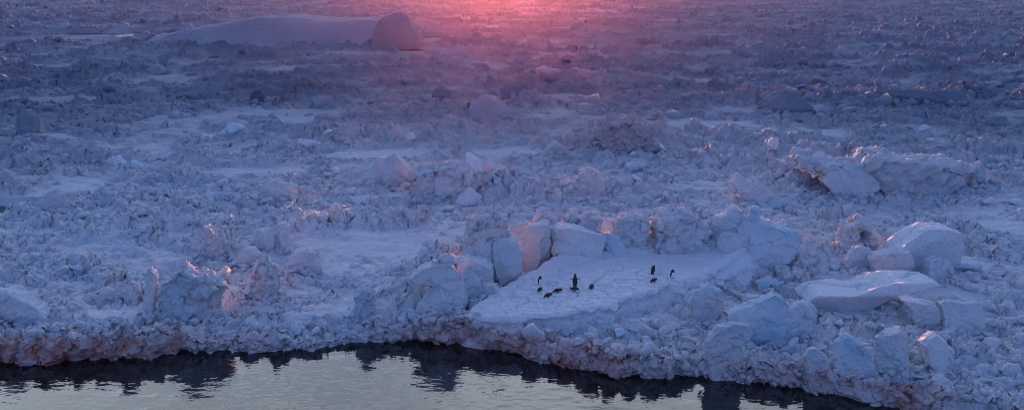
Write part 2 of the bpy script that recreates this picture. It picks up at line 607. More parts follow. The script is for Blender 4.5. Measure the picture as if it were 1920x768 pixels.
def build_rubble():
    g = np.random.default_rng(5)
    parts = []
    # along the ice front
    n = 1500
    x = g.uniform(-24, 22, n)
    dd = np.abs(g.normal(0, 0.55, n))
    y = np.interp(x, EDGE_X, EDGE_Y) + dd + 0.12
    rad = 0.07 + 0.17 * g.uniform(0, 1, n) ** 2
    z = field(x, y) - 0.25 * rad
    z = np.maximum(z, 0.0 + 0.3 * rad)
    k = (z < 1.5)
    parts.append(bake('a', x[k], y[k], z[k], rad[k], 2, M_CHUNK, g))
    # near ground
    x, y, rad = scatter(44000, 30, 95, 0.05, 0.40, g, 3.2, 33, 0.55)
    r = roughness_of(x, y)
    d = edge_dist(x, y)
    cl = smooth(-0.15, 0.45, fbm2(x / 2.6, y / 2.6, 3, 15))
    k = (g.uniform(0, 1, len(x)) < 0.02 + 0.42 * cl * r ** 1.5) & (d > 0.35) & ~on_floe(x, y, 0.5)
    x, y, rad = x[k], y[k], rad[k]
    z = field(x, y) - 0.1 * rad
    parts.append(bake('b', x, y, z, rad, 2, M_CHUNK, g))
    # further off
    x, y, rad = scatter(46000, 85, 420, 0.16, 1.0, g, 2.8, 33, 0.6)
    r = roughness_of(x, y)
    cl = smooth(-0.2, 0.4, fbm2(x / 9, y / 7, 3, 16))
    k = (g.uniform(0, 1, len(x)) < 0.01 + 0.4 * r * cl)
    for cx, cy, rx, ry in POOLS:
        k &= ~((np.abs(x - cx) < rx * 1.2) & (cy - y < ry + 21) & (y - cy < ry * 1.3))
    x, y, rad = x[k], y[k], rad[k]
    z = field(x, y) - 0.15 * rad
    parts.append(bake('c', x, y, z, rad, 1, M_CHUNK, g))
    # broken bits heaped at the feet of the big blocks
    sx, sy, sr = [], [], []
    for name, label, cat, pts, row, thick, mat, opt, grp in HEROES:
        if opt.get('sink', 1) == 0:
            continue
        Yb = on_plane(sum(p[0] for p in pts) / len(pts), row, .55)[1]
        X = [on_depth(px, py, Yb)[0] for px, py in pts]
        k = Yb / 42.0
        m = int(26 + 24 * (max(X) - min(X)) / k)
        sx.append(g.uniform(min(X) - .25 * k, max(X) + .25 * k, m))
        sy.append(Yb - thick / 2 - g.uniform(-.25, .45, m) * k)
        sr.append((.05 + .17 * g.uniform(0, 1, m) ** 2) * k)
    x, y, rad = np.concatenate(sx), np.concatenate(sy), np.concatenate(sr)
    k = ~on_floe(x, y, -.0) & (edge_dist(x, y) > .2)
    x, y, rad = x[k], y[k], rad[k]
    parts.append(bake('d', x, y, field(x, y) + .15 * rad, rad, 2, M_CHUNK, g))
    V, F, S, off = [], [], [], 0
    for v, f, s in parts:
        V.append(v)
        F.append(f + off)
        S.append(s)
        off += len(v)
    V = np.concatenate(V)
    o = mesh_np('ice_rubble', V, np.concatenate(F), M_CHUNK, True, None, {'stain': np.concatenate(S), 'far_dim': far_dim_of(V[:, 0], V[:, 1], 0.8)})
    tag(o, 'small crumbled ice rubble strewn all over the pack ice', 'ice rubble', None, 'stuff')


#@@HERO@@
# ------------------------------------------------------------------ single blocks of ice traced as silhouettes, each with its own distance and thickness
def solid_from_outline(pts_px, base_row, thick, seed, lean=0.0, crumble=1.0, top_round=0.08, sink=0.9, res=None, hummock=False, cave=None):
    """pixel outline -> a solid lump standing at the ground row `base_row`; returns verts, faces around a local origin and the origin"""
    g = np.random.default_rng(seed)
    cx = sum(p[0] for p in pts_px) / len(pts_px)
    Yb = on_plane(cx, base_row, 0.55)[1]
    P = np.array([on_depth(px, py, Yb) for px, py in pts_px])
    # close the outline downwards so the lump is rooted in the ice
    lo = P[:, 1].min()
    # resample the outline and roughen it
    n = len(P)
    out = []
    for i in range(n):
        a, b = P[i], P[(i + 1) % n]
        m = max(1, int(np.hypot(*(b - a)) / 0.18))
        for j in range(m):
            out.append(a + (b - a) * j / m)
    P = np.array(out)
    # drop the lower edge
    ctr = P.mean(0)
    size = float(np.ptp(P[:, 0]) + np.ptp(P[:, 1])) / 2
    low = smooth(0.45, 0.0, (P[:, 1] - lo) / max(1e-3, P[:, 1].max() - lo))
    if sink:
        gd = field(np.linspace(P[:, 0].min(), P[:, 0].max(), 9), np.full(9, Yb - thick / 2)).min()
        P[:, 1] -= low * max(.3 * sink, lo - gd + .35)
    layers = []
    T = thick / 2
    for t in (-1.0, -0.82, -0.4, 0.1, 0.55, 0.85, 1.0):
        k = max(0.0, 1 - abs(t) ** 3.2) ** 0.5
        sc = 1 - (1 - k) * top_round
        off = np.array([g.normal(0, .03) * size, 0])
        Q = ctr + off + (P - ctr) * np.array([sc, sc])
        Q[:, 1] = np.minimum(Q[:, 1], P[:, 1] * .5 + Q[:, 1] * .5) if sc > .98 else Q[:, 1]
        layers.append(np.stack([Q[:, 0], np.full(len(Q), t * T) + lean * (Q[:, 1] - lo), Q[:, 1]], 1))
    m = len(P)
    bm = bmesh.new()
    vs_ = [[bm.verts.new(p) for p in Lr] for Lr in layers]
    for a, b in zip(vs_[:-1], vs_[1:]):
        for i in range(m):
            bm.faces.new((a[i], a[(i + 1) % m], b[(i + 1) % m], b[i]))
    bm.faces.new(vs_[0][::-1])
    bm.faces.new(vs_[-1])
    bmesh.ops.triangulate(bm, faces=[f for f in bm.faces if len(f.verts) > 4])
    if not hummock:
        # fracture planes take the corners off the front and the back
        hx, hz = np.ptp(P[:, 0]) / 2, np.ptp(P[:, 1]) / 2
        for c in range(5):
            sy = -1 if c < 3 else 1
            nrm = Vector((g.uniform(-1, 1) / max(hx, .1), sy * 1.1 / max(T, .1), g.uniform(-.6, 1) / max(hz, .1)))
            q = Vector((ctr[0], 0, ctr[1])) + Vector((nrm.x * hx * hx, nrm.y * T * T, nrm.z * hz * hz)).normalized() * 0
            # the plane sits at a fraction of the block's extent along its normal
            ext = max((v_.co - q).dot(nrm.normalized()) for v_ in bm.verts)
            pc = q + nrm.normalized() * ext * g.uniform(.55, .78)
            geom = bm.verts[:] + bm.edges[:] + bm.faces[:]
            res_ = bmesh.ops.bisect_plane(bm, geom=geom, plane_co=pc, plane_no=nrm.normalized(), clear_outer=True)
            ed = [e_ for e_ in res_['geom_cut'] if isinstance(e_, bmesh.types.BMEdge)]
            if ed:
                bmesh.ops.holes_fill(bm, edges=ed, sides=0)
        bmesh.ops.triangulate(bm, faces=[f_ for f_ in bm.faces if len(f_.verts) > 4])
    bmesh.ops.recalc_face_normals(bm, faces=bm.faces)
    me = bpy.data.meshes.new('lump')
    bm.to_mesh(me)
    bm.free()
    v, f, o = remesh_rough(me, np.array([ctr[0], Yb, lo]), np.array([ctr[0], 0, lo]), size, seed, crumble, res, hummock)
    if cave:
        qx, qz = on_depth(cave[0], cave[1], Yb - T)
        w_ = np.exp(-(((v[:, 0] + ctr[0] - qx) / cave[2]) ** 4 + ((v[:, 2] + lo - qz) / cave[3]) ** 4)) * smooth(.2, -.2, v[:, 1])
        v[:, 1] += w_ * (1.2 * T + .3)
    return v, f, o


def remesh_rough(me, origin, local0, size, seed, crumble=1.0, res=None, hummock=False):
    o = bpy.data.objects.new('lump', me)
    COL.objects.link(o)
    md = o.modifiers.new('r', 'REMESH')
    md.mode = 'VOXEL'
    md.voxel_size = res or max(0.03, size / 44)
    sm = o.modifiers.new('s', 'SMOOTH')
    sm.factor, sm.iterations = 0.5, 1
    dg = bpy.context.evaluated_depsgraph_get()
    ev = o.evaluated_get(dg).to_mesh()
    nv = len(ev.vertices)
    v = np.empty(nv * 3, np.float32)
    ev.vertices.foreach_get('co', v)
    v = v.reshape(-1, 3).astype(float)
    nr = np.empty(nv * 3, np.float32)
    ev.vertices.foreach_get('normal', nr)
    nr = nr.reshape(-1, 3)
    ev.calc_loop_triangles()
    f = np.empty(len(ev.loop_triangles) * 3, np.int32)
    ev.loop_triangles.foreach_get('vertices', f)
    f = f.reshape(-1, 3)
    o.evaluated_get(dg).to_mesh_clear()
    bpy.data.objects.remove(o)
    bpy.data.meshes.remove(me)
    if nv == 0:
        raise RuntimeError('empty lump')
    s3 = seed * 13.7
    wp = v + s3 + 0.10 * np.stack([fbm3(v + s3, 2.0, 2, 5), fbm3(v + s3, 2.0, 2, 6), fbm3(v + s3, 2.0, 2, 7)], 1)
    A = min(size, 3.0)
    if hummock:   # a heap of frozen-together lumps
        k = A ** .5 * crumble
        d = (0.10 * A * facets3(wp, 0.45 * A, seed) + 0.15 * k * facets3(wp, 0.24 + .10 * A, seed + 1) + 0.055 * k * facets3(wp, 0.12 + .06 * A, seed + 2)
             + 0.04 * k * fbm3(wp, 6.0, 3, seed)) - .05 * A
    else:         # broken faces, fairly flat, chipped along the edges
        d = (0.035 * A * facets3(wp, 0.55 * A, seed) + 0.040 * A ** .5 * crumble * facets3(wp, 0.16 + .14 * A, seed + 1)
             + 0.018 * A ** .5 * crumble * facets3(wp, 0.08 + .05 * A, seed + 2) + 0.030 * crumble * fbm3(wp, 4.0, 3, seed)) - .02 * A
    v = v + nr * d[:, None]
    v = v - local0
    return v, f, origin


def ice_thing(name, label, cat, v, f, origin, mat, group=None):
    st = stain_of(v[:, 0] + origin[0], v[:, 1] + origin[1], v[:, 2] + origin[2],
                  v[:, 1] + origin[1] - np.interp(v[:, 0] + origin[0], EDGE_X, EDGE_Y)) * 0.8
    o = mesh_np(name, v, f, mat, True, None, {'stain': st, 'far_dim': far_dim_of(v[:, 0] + origin[0], v[:, 1] + origin[1], 1.0) + .25 * float(smooth(60, 90, origin[1]))})  # far blocks painted darker still
    o.location = origin
    return tag(o, label, cat, group, 'thing')


# name, label, outline (photo pixels), ground row of its foot, thickness (m), material, options
G_HUM = 'large ice blocks heaped around the penguin floe'
G_RIG = 'large ice blocks standing in the rubble right of the floe'
G_LEF = 'large ice blocks standing in the rubble left of the floe'
G_FAR = 'ice hummocks rising from the distant pack ice'
HEROES = [
    ('ice_slab', 'tilted overhanging ice slab at the left corner of the penguin floe, above the water', 'ice slab', [(766, 519), (788, 502), (810, 494), (842, 491), (858, 508), (868, 522), (870, 530), (850, 536), (815, 531), (775, 526)], 585, 1.1, M_BLOCK, dict(sink=0.0, lean=.15), G_HUM),
    ('ice_block', 'pillar of broken ice holding up the tilted slab at the floe corner', 'ice block', [(806, 524), (872, 524), (876, 560), (868, 590), (790, 592), (780, 572), (800, 548)], 588, 1.3, M_BLOCK, dict(), G_HUM),
    ('ice_crumb', 'rounded crumbly ice lump perched on top of the tilted slab', 'ice lump', [(823, 492), (822, 482), (830, 475), (842, 473), (851, 478), (851, 493)], 582, .45, M_BLOCK, dict(sink=0, crumble=.8), G_HUM),
    ('ice_crumb', 'small spiky ice fragment catching sunlight on the tilted slab', 'ice lump', [(808, 495), (812, 485), (817, 489), (822, 484), (823, 495)], 583, .25, M_BLOCK, dict(sink=0, crumble=.6), G_HUM),
    ('ice_slab', 'flat tongue of ice lying behind the tilted slab, sloping down to the floe', 'ice slab', [(849, 487), (880, 479), (905, 486), (923, 496), (926, 505), (909, 512), (872, 508)], 560, 1.6, M_BLOCK, dict(sink=.3), G_HUM),
    ('ice_block', 'pointed pale ice block standing just right of the tilted slab', 'ice block', [(865, 504), (878, 500), (891, 505), (905, 532), (890, 548), (868, 540)], 572, .8, M_BLUE, dict(), G_HUM),
    ('ice_slab', 'low flat topped ice block at the left rim of the penguin floe', 'ice slab', [(903, 531), (930, 533), (941, 552), (920, 557), (894, 556)], 574, .8, M_BLOCK, dict(), G_HUM),
    ('ice_slab', 'smooth upright ice slab facing the water behind the left end of the floe', 'ice slab', [(924, 458), (930, 446), (950, 444), (968, 449), (981, 472), (976, 500), (965, 516), (940, 508), (925, 490)], 535, .9, M_BLOCK, dict(crumble=.6, lean=.2), G_HUM),
    ('ice_slab', 'long leaning ice slab tilted up to the right, left of the smooth upright slab', 'ice slab', [(868, 466), (870, 446), (886, 434), (902, 426), (937, 421), (940, 436), (912, 447), (902, 465), (880, 470)], 530, 1.0, M_BLOCK, dict(sink=.2, crumble=.7), G_HUM),
    ('ice_block', 'dark blue hollow block wedged beneath the leaning slab', 'ice block', [(895, 462), (912, 447), (928, 446), (928, 486), (905, 484)], 530, 1.0, M_BLUE, dict(), G_HUM),
    ('ice_hummock', 'rough rounded hummock behind the leaning slab, highest at the left of the floe', 'ice hummock', [(868, 434), (880, 412), (898, 400), (923, 391), (940, 395), (952, 400), (954, 432), (940, 446), (885, 446)], 520, 2.2, M_BLOCK, dict(), G_HUM),
    ('ice_block', 'square ice block with a flat snowy top left of the long flat slab', 'ice block', [(981, 440), (984, 423), (1005, 419), (1028, 416), (1034, 440), (1030, 470), (1000, 476), (980, 470)], 505, 1.2, M_BLOCK, dict(), G_HUM),
    ('ice_hummock', 'smooth domed ice hump peeking out behind the square block', 'ice hummock', [(998, 424), (1002, 406), (1013, 394), (1026, 395), (1043, 412), (1040, 424)], 488, 1.2, M_BLOCK, dict(crumble=.6), G_HUM),
    ('ice_slab', 'long flat ice slab with pink sunlit top lying across the back of the floe', 'ice slab', [(1028, 424), (1063, 421), (1100, 428), (1127, 434), (1135, 442), (1113, 460), (1077, 456), (1035, 446)], 500, 2.0, M_BLOCK, dict(sink=.2, crumble=.7), G_HUM),
    ('ice_slab', 'blue sided slab sliding down right of the long flat slab', 'ice slab', [(1124, 450), (1141, 436), (1160, 446), (1182, 466), (1180, 474), (1150, 472)], 500, 1.2, M_BLUE, dict(), G_HUM),
    ('ice_hummock', 'small pointed ice hump behind the long flat slab', 'ice hummock', [(1048, 422), (1056, 408), (1068, 398), (1078, 406), (1086, 422)], 484, 1.0, M_BLOCK, dict(), G_HUM),
    ('ice_hummock', 'broad round shouldered ice hump behind the right end of the long slab', 'ice hummock', [(1080, 428), (1088, 408), (1100, 401), (1122, 404), (1127, 430)], 486, 1.4, M_BLOCK, dict(), G_HUM),
    ('ice_block', 'bulging ice lump below the long flat slab at the back of the floe', 'ice block', [(1032, 470), (1040, 450), (1070, 456), (1096, 462), (1108, 478), (1060, 486)], 508, 1.0, M_BLOCK, dict(), G_HUM),
    ('ice_hummock', 'twin lobed ice hump with sunlit rim behind the two right penguins', 'ice hummock', [(1150, 432), (1158, 414), (1172, 402), (1188, 406), (1200, 400), (1216, 414), (1214, 440), (1160, 446)], 488, 1.6, M_BLOCK, dict(), G_HUM),
    ('ice_hummock', 'broad massive hummock with a lit crest at the back right of the floe', 'ice hummock', [(1216, 440), (1228, 412), (1250, 396), (1284, 391), (1308, 404), (1322, 424), (1318, 450), (1240, 452)], 486, 2.4, M_BLOCK, dict(), G_HUM),
    ('ice_block', 'knobbly two humped ice block left of the big wedge block', 'ice block', [(1330, 440), (1340, 404), (1360, 402), (1370, 386), (1386, 390), (1397, 404), (1392, 436), (1360, 450)], 486, 1.5, M_BLOCK, dict(), G_HUM),
    ('ice_crumb', 'glowing rounded ice knob on the peak of the big wedge block', 'ice lump', [(1402, 402), (1404, 391), (1414, 386), (1425, 388), (1426, 398), (1420, 408)], 492, .5, M_BLOCK, dict(sink=0, crumble=.7), G_HUM),
    ('ice_block', 'big pale blue wedge of ice with a sharp peak right of the floe', 'ice block', [(1374, 424), (1390, 412), (1407, 399), (1428, 414), (1472, 424), (1497, 433), (1502, 446), (1480, 466), (1450, 474), (1420, 483), (1398, 474), (1386, 450)], 495, 2.0, M_BLUE, dict(), G_HUM),
    ('ice_block', 'rounded ice boulder leaning against the left foot of the big wedge', 'ice block', [(1338, 472), (1342, 448), (1362, 434), (1388, 438), (1402, 456), (1400, 478), (1370, 484)], 498, 1.0, M_BLOCK, dict(), G_HUM),
    ('ice_block', 'large pale blue wedge block right of the floe with a sloping ridge top', 'ice block', [(1366, 586), (1388, 572), (1436, 553), (1454, 542), (1474, 554), (1480, 566), (1514, 563), (1526, 597), (1509, 617), (1452, 612), (1410, 614), (1380, 604)], 628, 1.8, M_BLUE, dict(), G_RIG),
    ('ice_block', 'big smooth rounded boulder of ice standing highest on the right side', 'ice block', [(1662, 474), (1690, 446), (1716, 431), (1738, 422), (1780, 425), (1806, 436), (1811, 460), (1809, 482), (1749, 490), (1690, 486)], 505, 2.2, M_SNOW, dict(crumble=.5), G_RIG),
    ('ice_slab', 'flat layered ice block lying below the big rounded boulder', 'ice slab', [(1632, 488), (1639, 476), (1660, 470), (1697, 463), (1706, 486), (1690, 502), (1650, 504)], 520, 1.4, M_BLOCK, dict(), G_RIG),
    ('ice_block', 'grey lumpy ice block at the right foot of the big rounded boulder', 'ice block', [(1732, 510), (1740, 488), (1760, 480), (1784, 490), (1790, 512), (1760, 518)], 528, 1.0, M_BLOCK, dict(), G_RIG),
    ('ice_slab', 'thin tilted ice sheet with a sunlit tip right of the large blue wedge', 'ice slab', [(1684, 556), (1700, 556), (1724, 560), (1754, 570), (1763, 588), (1740, 600), (1712, 588)], 612, 1.0, M_BLOCK, dict(crumble=.6, sink=.3), G_RIG),
    ('ice_block', 'oblong block of ice with a rosy crest near the right margin', 'ice block', [(1763, 570), (1776, 564), (1800, 566), (1832, 562), (1842, 588), (1806, 594), (1770, 594)], 612, 1.0, M_BLOCK, dict(), G_RIG),
    ('ice_block', 'pale squarish ice block near the water below the thin tilted sheet', 'ice block', [(1562, 672), (1564, 642), (1588, 631), (1618, 642), (1634, 676), (1606, 690), (1575, 684)], 696, .9, M_BLUE, dict(), G_RIG),
    ('ice_block', 'faceted ice block with a pinkish crown right of the pale squarish block', 'ice block', [(1637, 664), (1640, 630), (1664, 620), (1686, 614), (1704, 628), (1700, 658), (1660, 678)], 690, 1.0, M_BLOCK, dict(), G_RIG),
    ('ice_block', 'smooth egg shaped ice block right of the faceted pinkish crowned block', 'ice block', [(1722, 640), (1736, 628), (1756, 625), (1778, 642), (1784, 656), (1764, 672), (1735, 660)], 684, .9, M_SNOW, dict(crumble=.5), G_RIG),
    ('ice_block', 'upright pink flushed ice block near the water right of the floe', 'ice block', [(1322, 655), (1326, 632), (1348, 608), (1380, 604), (1408, 610), (1416, 628), (1396, 644), (1390, 676), (1342, 676)], 680, .7, M_BLOCK, dict(), G_RIG),
    ('ice_block', 'small flat ice chunk over a dark hollow by the right water edge', 'ice block', [(1508, 666), (1515, 654), (1528, 650), (1556, 672), (1560, 682), (1520, 682)], 702, .7, M_BLOCK, dict(sink=.1), G_RIG),
    ('ice_block', 'low rounded ice boulder just left of the large blue wedge', 'ice block', [(1284, 560), (1300, 538), (1330, 530), (1352, 540), (1360, 566), (1320, 580)], 596, 1.2, M_BLOCK, dict(), G_RIG),
    ('ice_slab', 'wide thin shelf of ice lying between the boulder and the large blue wedge', 'ice slab', [(1500, 548), (1520, 538), (1592, 540), (1640, 524), (1735, 518), (1748, 526), (1690, 540), (1600, 556), (1530, 558)], 570, 2.6, M_SNOW, dict(crumble=.5, sink=.2), G_RIG),
    ('ice_hummock', 'rough ice hummock with a dark cave beside the rounded boulder', 'ice hummock', [(1572, 452), (1584, 424), (1606, 406), (1622, 410), (1636, 428), (1644, 452), (1612, 462)], 478, 1.3, M_BLOCK, dict(cave=(1624, 446, .17, .22)), G_RIG),
    ('ice_block', 'small ice knob with a bright sunlit cap below the dark cave', 'ice block', [(1584, 486), (1600, 466), (1616, 459), (1632, 466), (1634, 488), (1600, 496)], 506, .8, M_BLOCK, dict(), G_RIG),
    ('ice_hummock', 'long snowy ridge block with a jagged crest far up on the right', 'ice hummock', [(1486, 308), (1488, 282), (1504, 290), (1530, 291), (1570, 298), (1606, 297), (1622, 277), (1640, 284), (1707, 291), (1760, 298), (1792, 302), (1818, 314), (1794, 336), (1690, 344), (1613, 330), (1530, 316)], 352, 4.0, M_BLOCK, dict(crumble=.8), G_RIG),
    ('ice_block', 'grey cracked ice block in front of the long snowy ridge block', 'ice block', [(1534, 336), (1552, 320), (1582, 313), (1614, 318), (1634, 332), (1646, 346), (1600, 362), (1560, 354)], 366, 1.6, M_BLOCK, dict(), G_RIG),
    ('ice_block', 'small ice tooth with a lit tip at the right end of the long ridge block', 'ice block', [(1814, 330), (1826, 314), (1840, 302), (1850, 320), (1846, 334)], 348, 1.2, M_BLOCK, dict(), G_RIG),
    ('ice_slab', 'sharp ridge plate with a pointed left end below the long snowy ridge block', 'ice slab', [(1368, 344), (1381, 324), (1396, 334), (1420, 346), (1474, 358), (1440, 364), (1390, 356)], 378, 1.4, M_BLOCK, dict(), G_RIG),
    ('ice_pillar', 'upright rounded pillar of ice on the left with a rosy tip', 'ice pillar', [(272, 560), (272, 520), (276, 504), (284, 500), (296, 512), (296, 544), (288, 564)], 584, .8, M_BLOCK, dict(crumble=.7), G_LEF),
    ('ice_hummock', 'long ice heap with a sunlit pink upper rim right of the rosy tipped pillar', 'ice hummock', [(298, 548), (312, 520), (330, 506), (345, 495), (362, 503), (378, 511), (418, 515), (420, 534), (408, 566), (354, 572), (310, 566)], 588, 1.5, M_BLOCK, dict(), G_LEF),
    ('ice_block', 'lumpy boulder in front of the sunlit rimmed heap on the left', 'ice block', [(310, 568), (318, 550), (334, 542), (350, 554), (346, 574)], 594, .8, M_BLOCK, dict(), G_LEF),
    ('ice_hummock', 'small peaked hummock with a rosy top right of the sunlit rimmed heap', 'ice hummock', [(462, 530), (478, 500), (487, 486), (500, 481), (511, 494), (524, 512), (518, 532)], 552, .9, M_BLOCK, dict(), G_LEF),
    ('ice_hummock', 'snow covered mound rising at the left margin above the pink cliff', 'ice hummock', [(-40, 575), (-20, 548), (4, 538), (24, 538), (46, 554), (70, 566), (92, 578), (60, 592), (-20, 592)], 606, 1.8, M_SNOW, dict(), G_LEF),
    ('ice_crumb', 'knobbly ice lump on the snow at the left margin', 'ice lump', [(30, 590), (34, 578), (44, 574), (50, 588), (44, 600)], 610, .5, M_BLOCK, dict(), G_LEF),
    ('ice_hummock', 'pinkish crumbly pinnacle in the middle of the left rubble', 'ice hummock', [(374, 456), (380, 434), (390, 420), (400, 418), (412, 436), (428, 458), (400, 466)], 474, 1.2, M_BLOCK, dict(), G_LEF),
    ('ice_block', 'upright squarish block of ice in the rubble left of the floe heap', 'ice block', [(518, 444), (520, 420), (532, 416), (542, 424), (544, 446)], 462, .9, M_BLOCK, dict(), G_LEF),
    ('ice_block', 'low triangular ice block just left of the upright squarish block', 'ice block', [(474, 448), (484, 430), (494, 428), (518, 438), (516, 456)], 464, .9, M_BLOCK, dict(), G_LEF),
    ('ice_block', 'broad dark faced ice block in the left rubble below the upright block', 'ice block', [(446, 482), (458, 464), (478, 462), (490, 474), (480, 488)], 498, .9, M_BLOCK, dict(), G_LEF),
    ('ice_block', 'rounded ice block with a bluish face right above the peaked hummock', 'ice block', [(540, 486), (550, 472), (574, 466), (598, 474), (602, 490), (570, 496)], 506, .9, M_BLOCK, dict(), G_LEF),
    ('ice_hummock', 'knobbly snow capped lump left of the tilted slab', 'ice hummock', [(660, 566), (668, 548), (684, 538), (700, 550), (704, 566)], 586, .9, M_BLOCK, dict(), G_LEF),
    ('ice_block', 'brownish lit ice boulder in the pack far up on the left', 'ice block', [(484, 362), (498, 344), (520, 334), (540, 344), (556, 362), (520, 370)], 378, 1.5, M_BLOCK, dict(), G_LEF),
    ('ice_block', 'pale rounded ice boulder near the left margin beside the dark pool', 'ice block', [(84, 374), (92, 358), (108, 353), (118, 366), (116, 380)], 390, 1.0, M_BLOCK, dict(), G_LEF),
    ('ice_hummock', 'wide broken ridge of ice with a bright crest above the floe heap', 'ice hummock', [(768, 332), (776, 318), (800, 312), (827, 307), (846, 304), (864, 306), (892, 324), (892, 346), (838, 352), (786, 344)], 366, 2.4, M_BLOCK, dict(), G_FAR),
    ('ice_slab', 'small blue ice slab leaning left of the wide broken ridge', 'ice slab', [(712, 316), (722, 298), (740, 284), (756, 300), (770, 316), (762, 332), (730, 330)], 346, 1.5, M_BLUE, dict(), G_FAR),
    ('ice_pillar', 'thin upright ice tooth with a low shoulder right of the wide broken ridge', 'ice pillar', [(902, 322), (906, 304), (913, 295), (922, 302), (936, 310), (964, 318), (958, 328)], 338, 1.2, M_BLOCK, dict(), G_FAR),
    ('ice_block', 'dark fissured ice block in the ridge above the floe heap', 'ice block', [(1074, 348), (1084, 326), (1102, 314), (1122, 322), (1136, 346), (1110, 360)], 366, 1.8, M_BLOCK, dict(crumble=1.5), G_FAR),
    ('ice_hummock', 'peaked snow drift hummock above the dark fissured block', 'ice hummock', [(1014, 280), (1030, 272), (1042, 263), (1056, 274), (1066, 282)], 290, 1.5, M_SNOW, dict(crumble=.6), G_FAR),
    ('ice_hummock', 'tall craggy hummock standing right of centre in the middle distance', 'ice hummock', [(1112, 254), (1126, 232), (1146, 223), (1182, 220), (1196, 238), (1214, 246), (1232, 258), (1190, 266), (1140, 264)], 276, 4.0, M_BLOCK, dict(crumble=1.5), G_FAR),
    ('ice_block', 'big smooth ice block lying in the pinkish distant pack under the sun', 'ice block', [(936, 184), (944, 164), (960, 158), (980, 156), (998, 166), (1002, 186), (970, 192)], 196, 4.0, M_BLOCK, dict(), G_FAR),
    ('ice_block', 'small round ice block left of the big smooth distant block', 'ice block', [(808, 180), (814, 168), (828, 162), (842, 170), (844, 182)], 190, 3.0, M_BLOCK, dict(), G_FAR),
    ('ice_hummock', 'low snowy hummock on the right in the far pack ice', 'ice hummock', [(1418, 196), (1440, 180), (1468, 167), (1500, 184), (1530, 198)], 206, 5.0, M_SNOW, dict(crumble=1.4), G_FAR),
    ('ice_block', 'small bluish ice block far up on the right side', 'ice block', [(1664, 182), (1672, 166), (1700, 164), (1740, 168), (1790, 168), (1800, 186)], 194, 4.0, M_BLUE, dict(crumble=1.4), G_FAR),
    ('ice_block', 'pale upright ice block near the left margin above the flat floes', 'ice block', [(30, 234), (36, 214), (52, 204), (64, 218), (66, 238)], 250, 2.5, M_BLOCK, dict(), G_FAR),
    ('ice_block', 'low bluish ice wedge in the middle left distance', 'ice block', [(464, 180), (480, 168), (500, 158), (526, 170), (530, 184)], 192, 3.0, M_BLUE, dict(), G_FAR),
]


def build_heroes():
    for i, (name, label, cat, pts, row, thick, mat, opt, grp) in enumerate(HEROES):
        v, f, o = solid_from_outline(pts, row, thick, 100 + i, hummock=(name == 'ice_hummock' and mat is not M_SNOW), **opt)
        ice_thing(name, label, cat, v, f, o, mat, grp)


build_rubble()
build_heroes()


# ------------------------------------------------------------------ the great iceberg far off
def build_berg():
    """a long snow dome that climbs to a blunt wall at its right end"""
    xs = [302, 330, 364, 437, 491, 561, 603, 688, 715, 730, 745, 752]
    ys = [68, 61, 54, 40, 32, 31, 37, 36, 33, 34, 42, 60]
    row = 84
    Y0 = on_plane(560, row, 0.55)[1]
    w = [on_depth(px, py, Y0 + 6) for px, py in zip(xs, ys)]
    X, Z = np.array([q[0] for q in w]), np.array([q[1] for q in w])
    nx, ny = 420, 150
    gx = np.linspace(X[0] - 1, X[-1] + .6, nx)
    gy = np.linspace(-1.0, 22.0, ny)
    A, B = np.meshgrid(gx, gy)
    top = np.interp(A, X, Z)
    # section: gentle rise from the front on the left, steep wall on the right
    u = (A - X[0]) / (X[-1] - X[0])
    rise = 4.5 - 1.5 * smooth(.78, .88, u)
    front = np.clip((B - 0.6 * noise2(A / 5, A * 0, 3)) / rise, 0, 1)
    back = np.clip((22 - B) / 9.0, 0, 1)
    sec = np.sin(front * math.pi / 2) ** 0.9 * np.sin(back * math.pi / 2) ** .7
    h = top * sec + .25 * fbm2(A / 5, B / 4, 4, 8) * sec
    h = h * (1 - smooth(.985, 1.0, u)) - 1.0 * (sec < .03)
    h -= sec * .45 * np.exp(-((fbm2(A / 9, B / 3.5, 3, 14)) / .03) ** 2)
    h += sec * .2 * np.sin(9 * h + 2 * noise2(A / 6, B / 6, 12)) * noise2(A / 7, B / 3, 13)
    org = np.array([X.mean(), Y0, 0.0])
    v = np.stack([A.ravel() - org[0], B.ravel(), h.ravel()], 1)
    v += (.30 * (sec.ravel() > .05) * fbm3(v, .45, 4, 24))[:, None] * np.array([.5, 1, .4])
    i = np.arange(nx * ny).reshape(ny, nx)
    f = np.stack([i[:-1, :-1], i[:-1, 1:], i[1:, 1:], i[1:, :-1]], -1).reshape(-1, 4)
    o = mesh_np('iceberg', v, f, M_BERG, True, None, {'stain': np.zeros(len(v)), 'far_dim': .68 + .1 * fbm3(v, .15, 3, 5)})  # dimmer distant light painted in as an overall darkening
    o.location = org
    tag(o, 'long low snow covered iceberg with a blunt right end in the far pack ice', 'iceberg', None, 'thing')
    wall = [(700, 80), (704, 62), (712, 42), (722, 31), (734, 26), (744, 21), (758, 20), (768, 26), (773, 38), (775, 46), (782, 54), (787, 62), (791, 78), (756, 86)]
    v, f, wo = solid_from_outline(wall, row + .5, 10.0, 913, top_round=.05, crumble=2.2)
    w_ = mesh_np('ice_wall', v + wo - org, f, M_BERG, True, o, {'stain': np.zeros(len(v)), 'far_dim': np.full(len(v), .7)})
    w_['label'] = 'blunt faceted wall ending the berg on the right'


build_berg()


